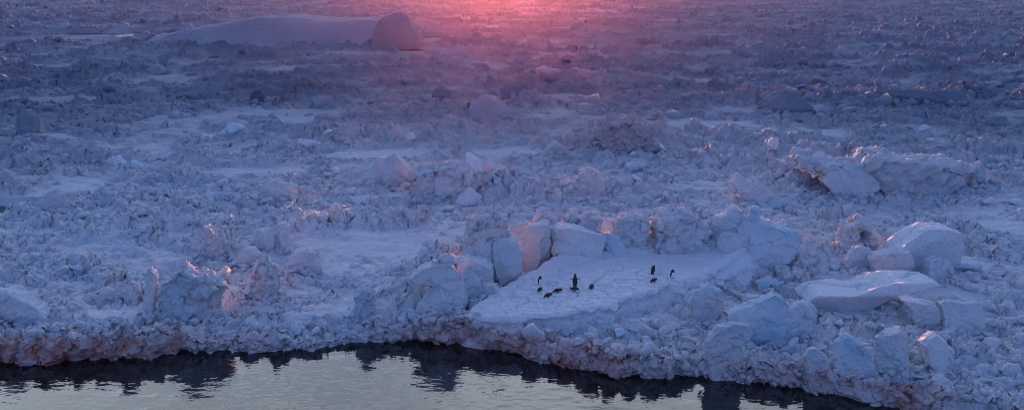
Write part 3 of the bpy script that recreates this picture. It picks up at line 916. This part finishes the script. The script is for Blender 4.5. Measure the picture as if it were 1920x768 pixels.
# ------------------------------------------------------------------ the floe the penguins rest on
def floe_rim():
    """the floe's outline, resampled, rounded and ragged; with outward normals"""
    P = []
    n = len(FLOE)
    for i in range(n):
        a, b = FLOE[i], FLOE[(i + 1) % n]
        m = max(1, int(np.hypot(*(b - a)) / .05))
        P += [a + (b - a) * j / m for j in range(m)]
    P = np.array(P)
    k = np.hanning(15)
    k /= k.sum()
    pad = np.concatenate([P[-8:], P, P[:8]])
    P = np.stack([np.convolve(pad[:, c], k, 'same')[8:-8] for c in (0, 1)], 1)

    def normals(Q):
        t = np.roll(Q, -4, 0) - np.roll(Q, 4, 0)
        nn = np.stack([t[:, 1], -t[:, 0]], 1)
        nn /= np.maximum(1e-6, np.hypot(nn[:, 0], nn[:, 1]))[:, None]
        return nn
    nn = normals(P)
    area = np.sum(P[:, 0] * np.roll(P[:, 1], -1) - np.roll(P[:, 0], -1) * P[:, 1])
    nn *= np.sign(area)
    P = P + nn * (.16 * fbm2(P[:, 0] / 1.0, P[:, 1] / 1.0, 3, 401) + .05 * noise2(P[:, 0] / .2, P[:, 1] / .2, 402))[:, None]
    return P, nn


def build_floe():
    ctr = FLOE.mean(0)
    P, nn = floe_rim()
    poly = P[::3]
    st = 0.045
    A, B = np.meshgrid(np.arange(P[:, 0].min() - .1, P[:, 0].max() + .1, st), np.arange(P[:, 1].min() - .1, P[:, 1].max() + .1, st))
    a, b = A.ravel(), B.ravel()
    sd = seg_dist(a, b, poly, True) * np.where(inside(a, b, poly), 1, -1)
    yb0, yb1 = on_plane(1000, 508, FLOE_Z)[1], on_plane(1000, 480, FLOE_Z)[1]

    def top(a, b, sd):
        tr = 0 * a
        for qx, qy, rx, ry in ((1050, 540, 3.0, 3.2), (1235, 516, 2.0, 2.2)):
            cx, cy = on_plane(qx, qy, FLOE_Z)
            tr = np.maximum(tr, np.exp(-((a - cx) / rx) ** 2 - ((b - cy) / ry) ** 2))
        z = FLOE_Z + .07 * fbm2(a / 3, b / 2, 3, 403)
        # wind ripples, drifts, and the pits and trails of feet
        wx = a + .4 * noise2(a, b, 9)
        z += .050 * noise2(wx / 1.1 + b * .5, b / .30, 406) + .018 * noise2(wx / .45, b / .16, 404) + .010 * noise2(a / .07, b / .07, 408)
        z -= (.25 + .75 * tr) * .15 * np.clip(noise2(a / .15, b / .19, 405) - .10, 0, 1)
        z -= (.2 + .8 * tr) * .09 * np.clip(noise2(a / .34, b / .5, 407) - .15, 0, 1)
        z -= .15 * np.exp(-((fbm2(a / 2.2, b / 1.6, 2, 409)) / .025) ** 2) * (.3 + .7 * tr)
        bk = smooth(yb0, yb1, b)
        z += .40 * (1 - smooth(0, 1.0, sd)) * bk
        z -= .10 * (1 - smooth(0, .14, sd)) * (1 - bk)
        return z
    z = top(a, b, sd)
    keep = (sd > 0.0).reshape(A.shape)
    i = np.arange(len(a)).reshape(A.shape)
    kf = keep[:-1, :-1] & keep[:-1, 1:] & keep[1:, 1:] & keep[1:, :-1]
    f = np.stack([i[:-1, :-1], i[:-1, 1:], i[1:, 1:], i[1:, :-1]], -1)[kf]
    V, F = [np.stack([a, b, z], 1)], [f]
    # the broken side: columns along the rim, dropping below the ice
    n = len(P)
    zr = top(P[:, 0], P[:, 1], np.zeros(n))
    slope = .10 + 1.0 * smooth(on_plane(1150, 570, FLOE_Z)[0], on_plane(1270, 528, FLOE_Z)[0], P[:, 0])
    rings = []
    for q in (.16, .08):
        Q = P - nn * q
        rings.append(np.stack([Q[:, 0], Q[:, 1], top(Q[:, 0], Q[:, 1], np.full(n, q)) - (.03 if q > .1 else -.004)], 1))
    for t in np.concatenate([[0.0, .015], np.linspace(.05, 1.2, 24)]):
        out = slope * t * .75 - .12 * math.exp(-((t - .17) / .09) ** 2) - .03 * (t < .01)
        rings.append(np.concatenate([P + nn * out[:, None], (zr - t)[:, None]], 1))
    R = np.array(rings)
    W = R.reshape(-1, 3)
    dep = np.clip((FLOE_Z - W[:, 2]) / .25, 0, 1)
    wq = W + .10 * np.stack([fbm3(W, 3, 2, 1), fbm3(W, 3, 2, 2), fbm3(W, 3, 2, 3)], 1)
    push = dep * (.17 * facets3(wq, .55, 77) + .08 * facets3(wq, .22, 78) + .12 * fbm3(W, 1.1, 3, 79) + .02 * fbm3(W, 7, 2, 80))
    nn3 = np.tile(np.concatenate([nn, np.zeros((n, 1))], 1), (len(rings), 1))
    W = W + nn3 * push[:, None]
    W[:, 2] += dep * .05 * facets3(wq + 3, .4, 81)
    o0 = len(a)
    k = np.arange(n)
    for r_ in range(len(rings) - 1):
        u, w_ = o0 + r_ * n, o0 + (r_ + 1) * n
        F.append(np.stack([u + k, w_ + k, w_ + (k + 1) % n, u + (k + 1) % n], 1))
    V = np.concatenate([V[0], W])
    F = np.concatenate(F)
    used = np.zeros(len(V), bool)
    used[F.ravel()] = True
    new = np.cumsum(used) - 1
    V, F = V[used], new[F]
    st_ = stain_of(V[:, 0], V[:, 1], V[:, 2], V[:, 1] - np.interp(V[:, 0], EDGE_X, EDGE_Y))
    # droppings trodden into the snow round the birds
    for qx, qy, qr in ((1045, 540, 3.4), (1232, 516, 2.2)):
        cx, cy = on_plane(qx, qy, FLOE_Z)
        w_ = np.exp(-((V[:, 0] - cx) ** 2 + (V[:, 1] - cy) ** 2) / qr ** 2)
        st_ = np.maximum(st_, np.clip(w_ * 2.0 * (noise2(V[:, 0] / .13, V[:, 1] / .16, 431) - .5), 0, .3) * (V[:, 2] > FLOE_Z - .15))
    org = np.array([ctr[0], ctr[1], 0.0])
    o = mesh_np('ice_floe', V - org, F, M_SNOW, True, None, {'stain': st_})
    o.location = org
    tag(o, 'flat snow covered ice floe carrying the penguins near the water', 'ice floe', None, 'thing')


build_floe()



# ------------------------------------------------------------------ loose blocks, each one an object; copies share a few meshes
def zone_of(px, py):
    if py < 215:
        return ('far', 'ice chunks jutting from the far pack ice')
    if py < 400:
        return ('middle', 'ice chunks in the middle distance rubble')
    if px < 780:
        return ('left', 'ice chunks in the rubble left of the floe')
    if px > 1400 or py > 500:
        return ('right', 'ice chunks in the rubble right of the floe')
    return ('behind', 'ice chunks heaped behind the floe')


WHERE = {'far': 'jutting out of the far pack ice', 'middle': 'in the middle distance rubble above the floe',
         'left': 'in the rubble left of the penguin floe', 'right': 'in the rubble right of the penguin floe',
         'behind': 'heaped behind the penguin floe'}
KINDS_OF_CHUNK = ['flat slabby', 'angular', 'rounded', 'jagged']


def to_pixel(x, y, z):
    c, s_ = math.cos(PITCH), math.sin(PITCH)
    dz = z - CAM_H
    depth = y * c - dz * s_
    up = y * s_ + dz * c
    return 960 + F_PX * x / depth, 384 - F_PX * up / depth


def chunk_mesh(i, kind, far_dim=0.0):
    v, f = chunk_shape(4, 7000 + 17 * i, .05, {'flat slabby': .34, 'angular': .75, 'rounded': .8, 'jagged': .9}[kind])
    nr = v / np.linalg.norm(v, axis=1)[:, None]
    amp = {'flat slabby': .8, 'angular': .8, 'rounded': 1.0, 'jagged': 1.7}[kind]
    v = v + nr * (amp * (.16 * facets3(v + 3 * i, .55, i) + .07 * facets3(v + 3 * i, .26, i + 50)) + .05 * fbm3(v + i, 5.0, 3, i))[:, None]
    me = mesh_np('ice_chunk', v, f, [M_BLOCK, M_BLOCK, M_BLUE, M_CHUNK][i % 4], True)
    data = me.data
    a = data.attributes.new('far_dim', 'FLOAT', 'POINT')
    a.data.foreach_set('value', np.full(len(v), far_dim, np.float32))
    bpy.data.objects.remove(me)
    return data


def build_chunks():
    g = np.random.default_rng(77)
    protos = {k: [chunk_mesh(6 * n + j, k) for j in range(6)] for n, k in enumerate(KINDS_OF_CHUNK)}
    dimmed = {k: [chunk_mesh(6 * n + j, k, .72) for j in range(4)] for n, k in enumerate(KINDS_OF_CHUNK)}  # far copies with the distance darkening put into their colour
    src = {}
    spots = []

    def sow(n, x0, x1, y0, y1, r0, r1, need=.3, clear=.5):
        tries = 0
        while n > 0 and tries < 4000:
            tries += 1
            px, py = g.uniform(x0, x1), g.uniform(y0, y1)
            x, y = on_plane(px, py, .6)
            X, Y = np.array([x]), np.array([y])
            if on_floe(X, Y, clear)[0] or edge_dist(X, Y)[0] < .25 or roughness_of(X, Y)[0] < need:
                continue
            rad = r0 + (r1 - r0) * g.uniform() ** 2
            if any((x - q[0]) ** 2 + (y - q[1]) ** 2 < (.75 * (rad + q[2])) ** 2 for q in spots):
                continue
            spots.append((x, y, rad))
            n -= 1
    sow(12, 858, 1020, 585, 645, .10, .22, .0, .02)
    sow(70, 1200, 1930, 520, 745, .16, .48)
    sow(16, 1100, 1560, 590, 700, .14, .34, .0)
    sow(22, 1480, 1930, 400, 520, .22, .55)
    sow(44, -10, 780, 400, 640, .12, .34)
    sow(26, 660, 900, 470, 640, .12, .32, .0)
    sow(30, 780, 1480, 385, 460, .18, .42, .0)
    sow(46, -10, 1930, 240, 400, .3, .75)
    sow(30, -10, 1930, 60, 240, .7, 1.7)
    for x, y, rad in spots:
        kind = KINDS_OF_CHUNK[int(g.integers(0, 4))]
        z = float(field(np.array([x]), np.array([y]))[0])
        px, py = to_pixel(x, y, z)
        if abs(px - 1616) < 34 and abs(py - 212) < 26:
            continue
        zn, grp = zone_of(px, py)
        size = ['small', 'mid sized', 'big'][int(np.digitize(rad * F_PX / y, [13, 20]))]
        if kind in src:
            o = src[kind].copy()
            COL.objects.link(o)
        else:
            o = src[kind] = link('ice_chunk', protos[kind][0])
        o.data = dimmed[kind][int(g.integers(0, 4))] if y > 85 else protos[kind][int(g.integers(0, 6))]
        o.location = (x, y, z + rad * g.uniform(-.15, .25) * (.4 if kind == 'flat slabby' else 1))
        o.rotation_euler = (g.normal(0, .3), g.normal(0, .3), g.uniform(0, 6.28))
        o.scale = (rad * g.uniform(.9, 1.3), rad * g.uniform(.8, 1.1), rad * g.uniform(.8, 1.15))
        o.name = 'ice_chunk'
        tag(o, f'{size} {kind} ice chunk {WHERE[zn]}', 'ice chunk', grp, 'thing')


build_chunks()


# ------------------------------------------------------------------ penguins
def penguin_materials():
    m, nt, b = nodes_of('penguin_plumage')
    at = nt.nodes.new('ShaderNodeAttribute')
    at.attribute_name = 'white'
    n = N(nt, 'ShaderNodeTexNoise', Scale=60.0, Detail=3.0)
    dark = mixc(nt, n.outputs['Fac'], (0.008, 0.009, 0.012, 1), (0.022, 0.023, 0.028, 1))
    nt.links.new(mixc(nt, at.outputs['Fac'], dark, (0.92, 0.86, 0.74, 1)), b.inputs['Base Color'])
    b.inputs['Roughness'].default_value = 0.6
    return m, plain('penguin_bill', (0.05, 0.025, 0.02)), plain('penguin_foot', (0.45, 0.22, 0.18)), plain('penguin_eye_ring', (0.8, 0.8, 0.8), .3)


M_PLUME, M_BILL, M_FOOT, M_EYE = penguin_materials()


def beads(bm, chain, step=.008, squash=None):
    """a chain of (x, y, z, r) filled with closely spaced balls"""
    for a, b in zip(chain[:-1], chain[1:]):
        n = max(2, int((Vector(a[:3]) - Vector(b[:3])).length / step))
        for i in range(n + 1):
            t = i / n
            t2 = t * t * (3 - 2 * t)
            c = [a[k] + (b[k] - a[k]) * t for k in range(3)]
            r = a[3] + (b[3] - a[3]) * t2
            M = Matrix.Translation(c) @ (Matrix.Diagonal((r * squash[0], r * squash[1], r * squash[2], 1)) if squash else Matrix.Diagonal((r, r, r, 1)))
            bmesh.ops.create_icosphere(bm, subdivisions=2, radius=1.0, matrix=M)


def blob(name, centre, rad, mat, parent, rot=0.0):
    bm = bmesh.new()
    bmesh.ops.create_icosphere(bm, subdivisions=2, radius=1.0, matrix=Matrix.Translation(centre) @ Matrix.Rotation(rot, 4, 'Z') @ Matrix.Diagonal((*rad, 1)))
    me = bpy.data.meshes.new(name)
    bm.to_mesh(me)
    bm.free()
    me.materials.append(mat)
    for p in me.polygons:
        p.use_smooth = True
    return link(name, me, parent)


def penguin(px, py, heading, label, pose, head_turn=0.0, flippers='down', size=1.0, group='penguins resting on the ice floe'):
    bm = bmesh.new()
    if pose == 'lying':
        spine = [(-.31, 0, .035, .012), (-.22, 0, .06, .035), (-.12, 0, .11, .098), (0, 0, .135, .130), (.12, 0, .135, .115), (.19, 0, .165, .082)]
        neck, hd = spine[-1], (.235, .02 * head_turn, .18, .062)
    elif pose == 'hunched':
        spine = [(-.19, 0, .02, .010), (-.11, 0, .06, .032), (-.03, 0, .13, .094), (.0, 0, .24, .124), (.01, 0, .35, .112), (.025, 0, .43, .096)]
        neck, hd = spine[-1], (.055, .02 * head_turn, .49, .072)
    else:
        spine = [(-.17, 0, .02, .010), (-.10, 0, .06, .032), (-.025, 0, .13, .094), (.005, 0, .24, .122), (.012, 0, .36, .105), (.01, 0, .46, .07)]
        neck, hd = spine[-1], (.025, .02 * head_turn, .56, .06)
    beads(bm, spine + [hd])
    bx_, by_, bz_ = math.cos(head_turn), math.sin(head_turn), (.55 if pose == 'calling' else -.12)
    tip = (hd[0] + .062 * bx_, hd[1] + .062 * by_, hd[2] + .062 * bz_, .018)
    beads(bm, [hd, tip])
    for sd in (-1, 1):
        if pose == 'lying':
            fl = [(.10, sd * .085, .13, .028), (.0, sd * .125, .085, .03), (-.11, sd * .15, .035, .012)]
            if flippers == 'out':
                fl = [(.10, sd * .085, .12, .028), (.06, sd * .17, .07, .03), (.0, sd * .24, .03, .012)]
        elif flippers == 'out':
            fl = [(.01, sd * .075, .40, .028), (-.0, sd * .16, .375, .03), (-.01, sd * .245, .335, .012)]
        else:
            fl = [(.025, sd * .105, .395, .028), (.03, sd * .135, .30, .032), (.015, sd * .142, .185, .012)]
        beads(bm, fl, squash=(1.0, .55, 1.0) if flippers != 'out' else (1.0, 1.0, .5))
        if pose != 'lying':
            beads(bm, [(.01, sd * .05, .12, .05), (.025, sd * .052, .03, .028)])
    me = bpy.data.meshes.new('penguin')
    bm.to_mesh(me)
    bm.free()
    tmp = bpy.data.objects.new('tmp', me)
    COL.objects.link(tmp)
    md = tmp.modifiers.new('r', 'REMESH')
    md.mode, md.voxel_size = 'VOXEL', .0095
    sm = tmp.modifiers.new('s', 'SMOOTH')
    sm.factor, sm.iterations = .5, 4
    dg = bpy.context.evaluated_depsgraph_get()
    me2 = bpy.data.meshes.new_from_object(tmp.evaluated_get(dg))
    bpy.data.objects.remove(tmp)
    bpy.data.meshes.remove(me)
    nv = len(me2.vertices)
    co_ = np.empty(nv * 3, np.float32)
    me2.vertices.foreach_get('co', co_)
    co_ = co_.reshape(-1, 3)
    nr = np.empty(nv * 3, np.float32)
    me2.vertices.foreach_get('normal', nr)
    nr = nr.reshape(-1, 3)
    if pose == 'lying':
        wv = smooth(-.15, -.45, nr[:, 2]) * (co_[:, 2] < .12) * (co_[:, 0] > -.2) * (co_[:, 0] < .20) * (np.abs(co_[:, 1]) < .125)
        wv = np.maximum(wv, (co_[:, 2] < .085) * (np.abs(co_[:, 1]) < .115) * (co_[:, 0] > -.15) * (co_[:, 0] < .22))
    else:
        wv = smooth(-.05, .2, nr[:, 0]) * (co_[:, 2] < neck[2] - .05) * (co_[:, 2] > .035) * (co_[:, 0] > -.05) * (np.abs(co_[:, 1]) < .098)
    a = me2.attributes.new('white', 'FLOAT', 'POINT')
    a.data.foreach_set('value', np.clip(wv, 0, 1).astype(np.float32))
    me2.polygons.foreach_set('use_smooth', np.ones(len(me2.polygons), bool))
    me2.materials.clear()
    me2.materials.append(M_PLUME)
    me2.name = 'penguin'
    o = link('penguin', me2)
    d = Vector((bx_, by_, bz_)).normalized()
    base = Vector(hd[:3])
    bmb = bmesh.new()
    bmesh.ops.create_cone(bmb, segments=8, radius1=.016, radius2=.004, depth=.045, cap_ends=True,
                          matrix=Matrix.Translation(base + d * .088) @ d.to_track_quat('Z', 'Y').to_matrix().to_4x4())
    mb = bpy.data.meshes.new('beak')
    bmb.to_mesh(mb)
    bmb.free()
    mb.materials.append(M_BILL)
    link('beak', mb, o)
    side = Vector((-d.y, d.x, 0)).normalized()
    for sd in (-1, 1):
        e = blob('eye', base + d * .022 + side * sd * (hd[3] * .88) + Vector((0, 0, .014)), (.008, .008, .008), M_EYE, o)
        if pose != 'lying':
            blob('foot', (.055, sd * .055, .014), (.055, .028, .014), M_FOOT, o, sd * .25)
    X, Y = on_plane(px, py, FLOE_Z)
    z = floor_under(X, Y)
    o.location = (X, Y, z - .008)
    o.rotation_euler = (0, 0, math.radians(heading))
    o.scale = (size, size, size)
    tag(o, label, 'penguin', group, 'thing')
    return o


def floor_under(x, y):
    fo = bpy.data.objects['ice_floe']
    hit, loc, _, _ = fo.ray_cast(Vector((x, y, 10)) - fo.location, Vector((0, 0, -1)))
    return loc.z + fo.location.z if hit else FLOE_Z


bpy.context.view_layer.update()
penguin(1012, 533.5, -48, 'standing penguin with white belly turned right, leftmost on the floe', 'hunched', size=.72)
penguin(1078, 537.5, 82, 'penguin standing tall with its flippers spread and dark back to the viewer', 'calling', flippers='out', size=.9)
penguin(1224, 513, 24, 'dark standing penguin in right profile with its tail out behind', 'hunched', size=.74)
penguin(1260, 522, -52, 'standing penguin with a white front close to the right rim of the floe', 'hunched', size=.74)
penguin(1012, 545, 60, 'small huddled penguin lying in front of the leftmost standing penguin', 'lying', size=.62)
penguin(1045, 546, 12, 'penguin lying stretched out midway between the two left standing penguins', 'lying', size=.70)
penguin(1027, 557, 28, 'penguin lying closest to the water, its tail pointing left', 'lying', size=.72)
penguin(1078, 543, 196, 'penguin lying on its white belly at the feet of the spread flippered one', 'lying', flippers='out', size=.72)
penguin(1109, 539, 74, 'rounded penguin lying alone right of the spread flippered one', 'lying', size=.72)
penguin(1225, 529, 35, 'curled up penguin lying below the profile standing penguin', 'lying', size=.66)

#@@END@@


# ------------------------------------------------------------------ sea
def build_sea():
    m, nt, b = nodes_of('sea_water')
    b.inputs['Base Color'].default_value = (0.012, 0.014, 0.016, 1)
    b.inputs['Roughness'].default_value = 0.04
    b.inputs['IOR'].default_value = 1.5
    geo = nt.nodes.new('ShaderNodeNewGeometry')
    mp = N(nt, 'ShaderNodeMapping')
    mp.inputs['Scale'].default_value = (0.9, 1.5, 1)
    mp.inputs['Rotation'].default_value = (0, 0, 0.25)
    nt.links.new(geo.outputs['Position'], mp.inputs['Vector'])
    n1 = N(nt, 'ShaderNodeTexNoise', Scale=0.55, Detail=2.5, Roughness=0.45)
    n2 = N(nt, 'ShaderNodeTexNoise', Scale=2.6, Detail=2.0, Roughness=0.5)
    for n in (n1, n2):
        nt.links.new(mp.outputs['Vector'], n.inputs['Vector'])
    b1 = N(nt, 'ShaderNodeBump', Strength=1.0, Distance=0.045)
    b2 = N(nt, 'ShaderNodeBump', Strength=1.0, Distance=0.011)
    nt.links.new(n1.outputs['Fac'], b1.inputs['Height'])
    nt.links.new(n2.outputs['Fac'], b2.inputs['Height'])
    nt.links.new(b1.outputs['Normal'], b2.inputs['Normal'])
    nt.links.new(b2.outputs['Normal'], b.inputs['Normal'])
    v = np.array([(-3200, -120, 0), (3200, -120, 0), (3200, 3200, 0), (-3200, 3200, 0)], float)
    o = mesh_np('sea', v, np.array([[0, 1, 2, 3]]), m, False)
    tag(o, 'calm grey sea water in front of the ice edge', None, None, 'structure')


build_sea()


# ------------------------------------------------------------------ air, light, camera
def build_haze(density=2.0e-5, g=0.9):
    x0, x1, y0, y1, z0, z1 = -3300, 3300, -130, 3300, -2.0, 15.5
    v = np.array([(x, y, z) for z in (z0, z1) for x, y in ((x0, y0), (x1, y0), (x1, y1), (x0, y1))], float)
    f = np.array([[3, 2, 1, 0], [4, 5, 6, 7], [0, 1, 5, 4], [1, 2, 6, 5], [2, 3, 7, 6], [3, 0, 4, 7]])
    m = bpy.data.materials.new('tinted_air')
    m.use_nodes = True
    nt = m.node_tree
    nt.nodes.remove(nt.nodes['Principled BSDF'])
    vol = nt.nodes.new('ShaderNodeVolumePrincipled')
    vol.inputs['Color'].default_value = (1.0, 0.45, 0.42, 1)  # added haze, pink in its own colour to make the sun's glow
    vol.inputs['Density'].default_value = density
    vol.inputs['Anisotropy'].default_value = g
    nt.links.new(vol.outputs[0], nt.nodes['Material Output'].inputs['Volume'])
    o = mesh_np('haze', v, f, m, False)
    tag(o, 'added thin pink tinted haze over the ice glowing towards the sun', 'haze', None, 'stuff')


build_haze()

w = bpy.data.worlds.new('World')
SC.world = w
w.use_nodes = True
nt = w.node_tree
sky = nt.nodes.new('ShaderNodeTexSky')
sky.sky_type = 'NISHITA'
sky.sun_disc = False
sky.sun_elevation = math.radians(SUN_EL)
sky.sun_rotation = math.radians(SUN_AZ)
sky.altitude = 10
sky.air_density = 1.0
sky.dust_density = 0.6
sky.ozone_density = 4.7
bg = nt.nodes['Background']
# added pale bank of high cloud ahead, unseen, to brighten the water
tc = nt.nodes.new('ShaderNodeTexCoord')
sep = nt.nodes.new('ShaderNodeSeparateXYZ')
nt.links.new(tc.outputs['Generated'], sep.inputs[0])
low = ramp(nt, sep.outputs['Z'], [(0.20, 0.0), (0.34, 1.0), (0.46, 1.0), (0.62, 0.0)])
ahead = ramp(nt, sep.outputs['Y'], [(0.35, 0.0), (0.75, 1.0)])
cn = N(nt, 'ShaderNodeTexNoise', Scale=3.0, Detail=4.0)
mp = N(nt, 'ShaderNodeMapping')
mp.inputs['Scale'].default_value = (1, 1, 4)
nt.links.new(tc.outputs['Generated'], mp.inputs['Vector'])
nt.links.new(mp.outputs['Vector'], cn.inputs['Vector'])
puff = ramp(nt, cn.outputs['Fac'], [(0.25, 0.45), (0.65, 1.0)])
m1 = N(nt, 'ShaderNodeMath', operation='MULTIPLY')
nt.links.new(low, m1.inputs[0])
nt.links.new(ahead, m1.inputs[1])
m2 = N(nt, 'ShaderNodeMath', operation='MULTIPLY')
nt.links.new(m1.outputs[0], m2.inputs[0])
nt.links.new(puff, m2.inputs[1])
cloud_fill = mixc(nt, m2.outputs[0], (0, 0, 0, 1), tuple(v * CLOUD_FILL for v in (0.97, 1.0, 0.85)) + (1,))
add = nt.nodes.new('ShaderNodeMix')
add.data_type = 'RGBA'
add.blend_type = 'ADD'
add.inputs[0].default_value = 1.0
nt.links.new(sky.outputs[0], add.inputs[6])
nt.links.new(cloud_fill, add.inputs[7])
# added fill: lavender band of twilight low in the sky opposite the sun
bz = ramp(nt, sep.outputs['Z'], [(0.02, 0.35), (0.14, 1.0), (0.45, 0.35), (0.8, 0.0)])
neg = N(nt, 'ShaderNodeMath', operation='MULTIPLY')
nt.links.new(sep.outputs['Y'], neg.inputs[0])
neg.inputs[1].default_value = -1.0
by = ramp(nt, neg.outputs[0], [(0.0, 0.0), (0.75, 1.0)])
m3 = N(nt, 'ShaderNodeMath', operation='MULTIPLY')
nt.links.new(bz, m3.inputs[0])
nt.links.new(by, m3.inputs[1])
belt_fill = mixc(nt, m3.outputs[0], (0, 0, 0, 1), tuple(v * BELT_FILL for v in (0.78, 0.70, 1.0)) + (1,))
add2 = nt.nodes.new('ShaderNodeMix')
add2.data_type = 'RGBA'
add2.blend_type = 'ADD'
add2.inputs[0].default_value = 1.0
nt.links.new(add.outputs[2], add2.inputs[6])
nt.links.new(belt_fill, add2.inputs[7])
# added sky fill for the ice tops: a thin veil of high cloud overhead
vz = ramp(nt, sep.outputs['Z'], [(0.45, 0.0), (0.9, 1.0)])
veil_fill = mixc(nt, vz, (0, 0, 0, 1), tuple(v * VEIL_FILL for v in (0.76, 0.84, 1.0)) + (1,))
add3 = nt.nodes.new('ShaderNodeMix')
add3.data_type = 'RGBA'
add3.blend_type = 'ADD'
add3.inputs[0].default_value = 1.0
nt.links.new(add2.outputs[2], add3.inputs[6])
nt.links.new(veil_fill, add3.inputs[7])
nt.links.new(add3.outputs[2], bg.inputs['Color'])
bg.inputs['Strength'].default_value = 0.15

sun = bpy.data.lights.new('sun', 'SUN')
sun.energy = 2.2
sun.angle = math.radians(0.53)
sun.color = (1.0, 0.34, 0.2)
so = bpy.data.objects.new('sun', sun)
COL.objects.link(so)
el, azm = math.radians(SUN_EL), math.radians(SUN_AZ)
to_sun = Vector((math.sin(azm) * math.cos(el), math.cos(azm) * math.cos(el), math.sin(el)))
so.rotation_euler = to_sun.to_track_quat('Z', 'Y').to_euler()
so.location = (0, 60, 40)

cam = bpy.data.cameras.new('camera')
cam.sensor_fit = 'HORIZONTAL'
cam.sensor_width = 36.0
cam.lens = F_PX / 1920 * 36.0
cam.clip_start = 0.5
cam.clip_end = 20000
co = bpy.data.objects.new('camera', cam)
COL.objects.link(co)
co.location = (0, 0, CAM_H)
co.rotation_euler = (math.pi / 2 - PITCH, 0, 0)
SC.camera = co

vs = SC.view_settings
vs.view_transform = 'Standard'
vs.look = 'None'
vs.exposure = 2.6
vs.gamma = 1.0
vs.use_curve_mapping = False
SC.cycles.use_denoising = True
SC.cycles.denoising_prefilter = 'NONE'
SC.cycles.denoising_input_passes = 'RGB_ALBEDO_NORMAL'
SC.cycles.filter_width = 1.0
SC.cycles.max_bounces = 6
SC.cycles.diffuse_bounces = 3
SC.cycles.volume_bounces = 0
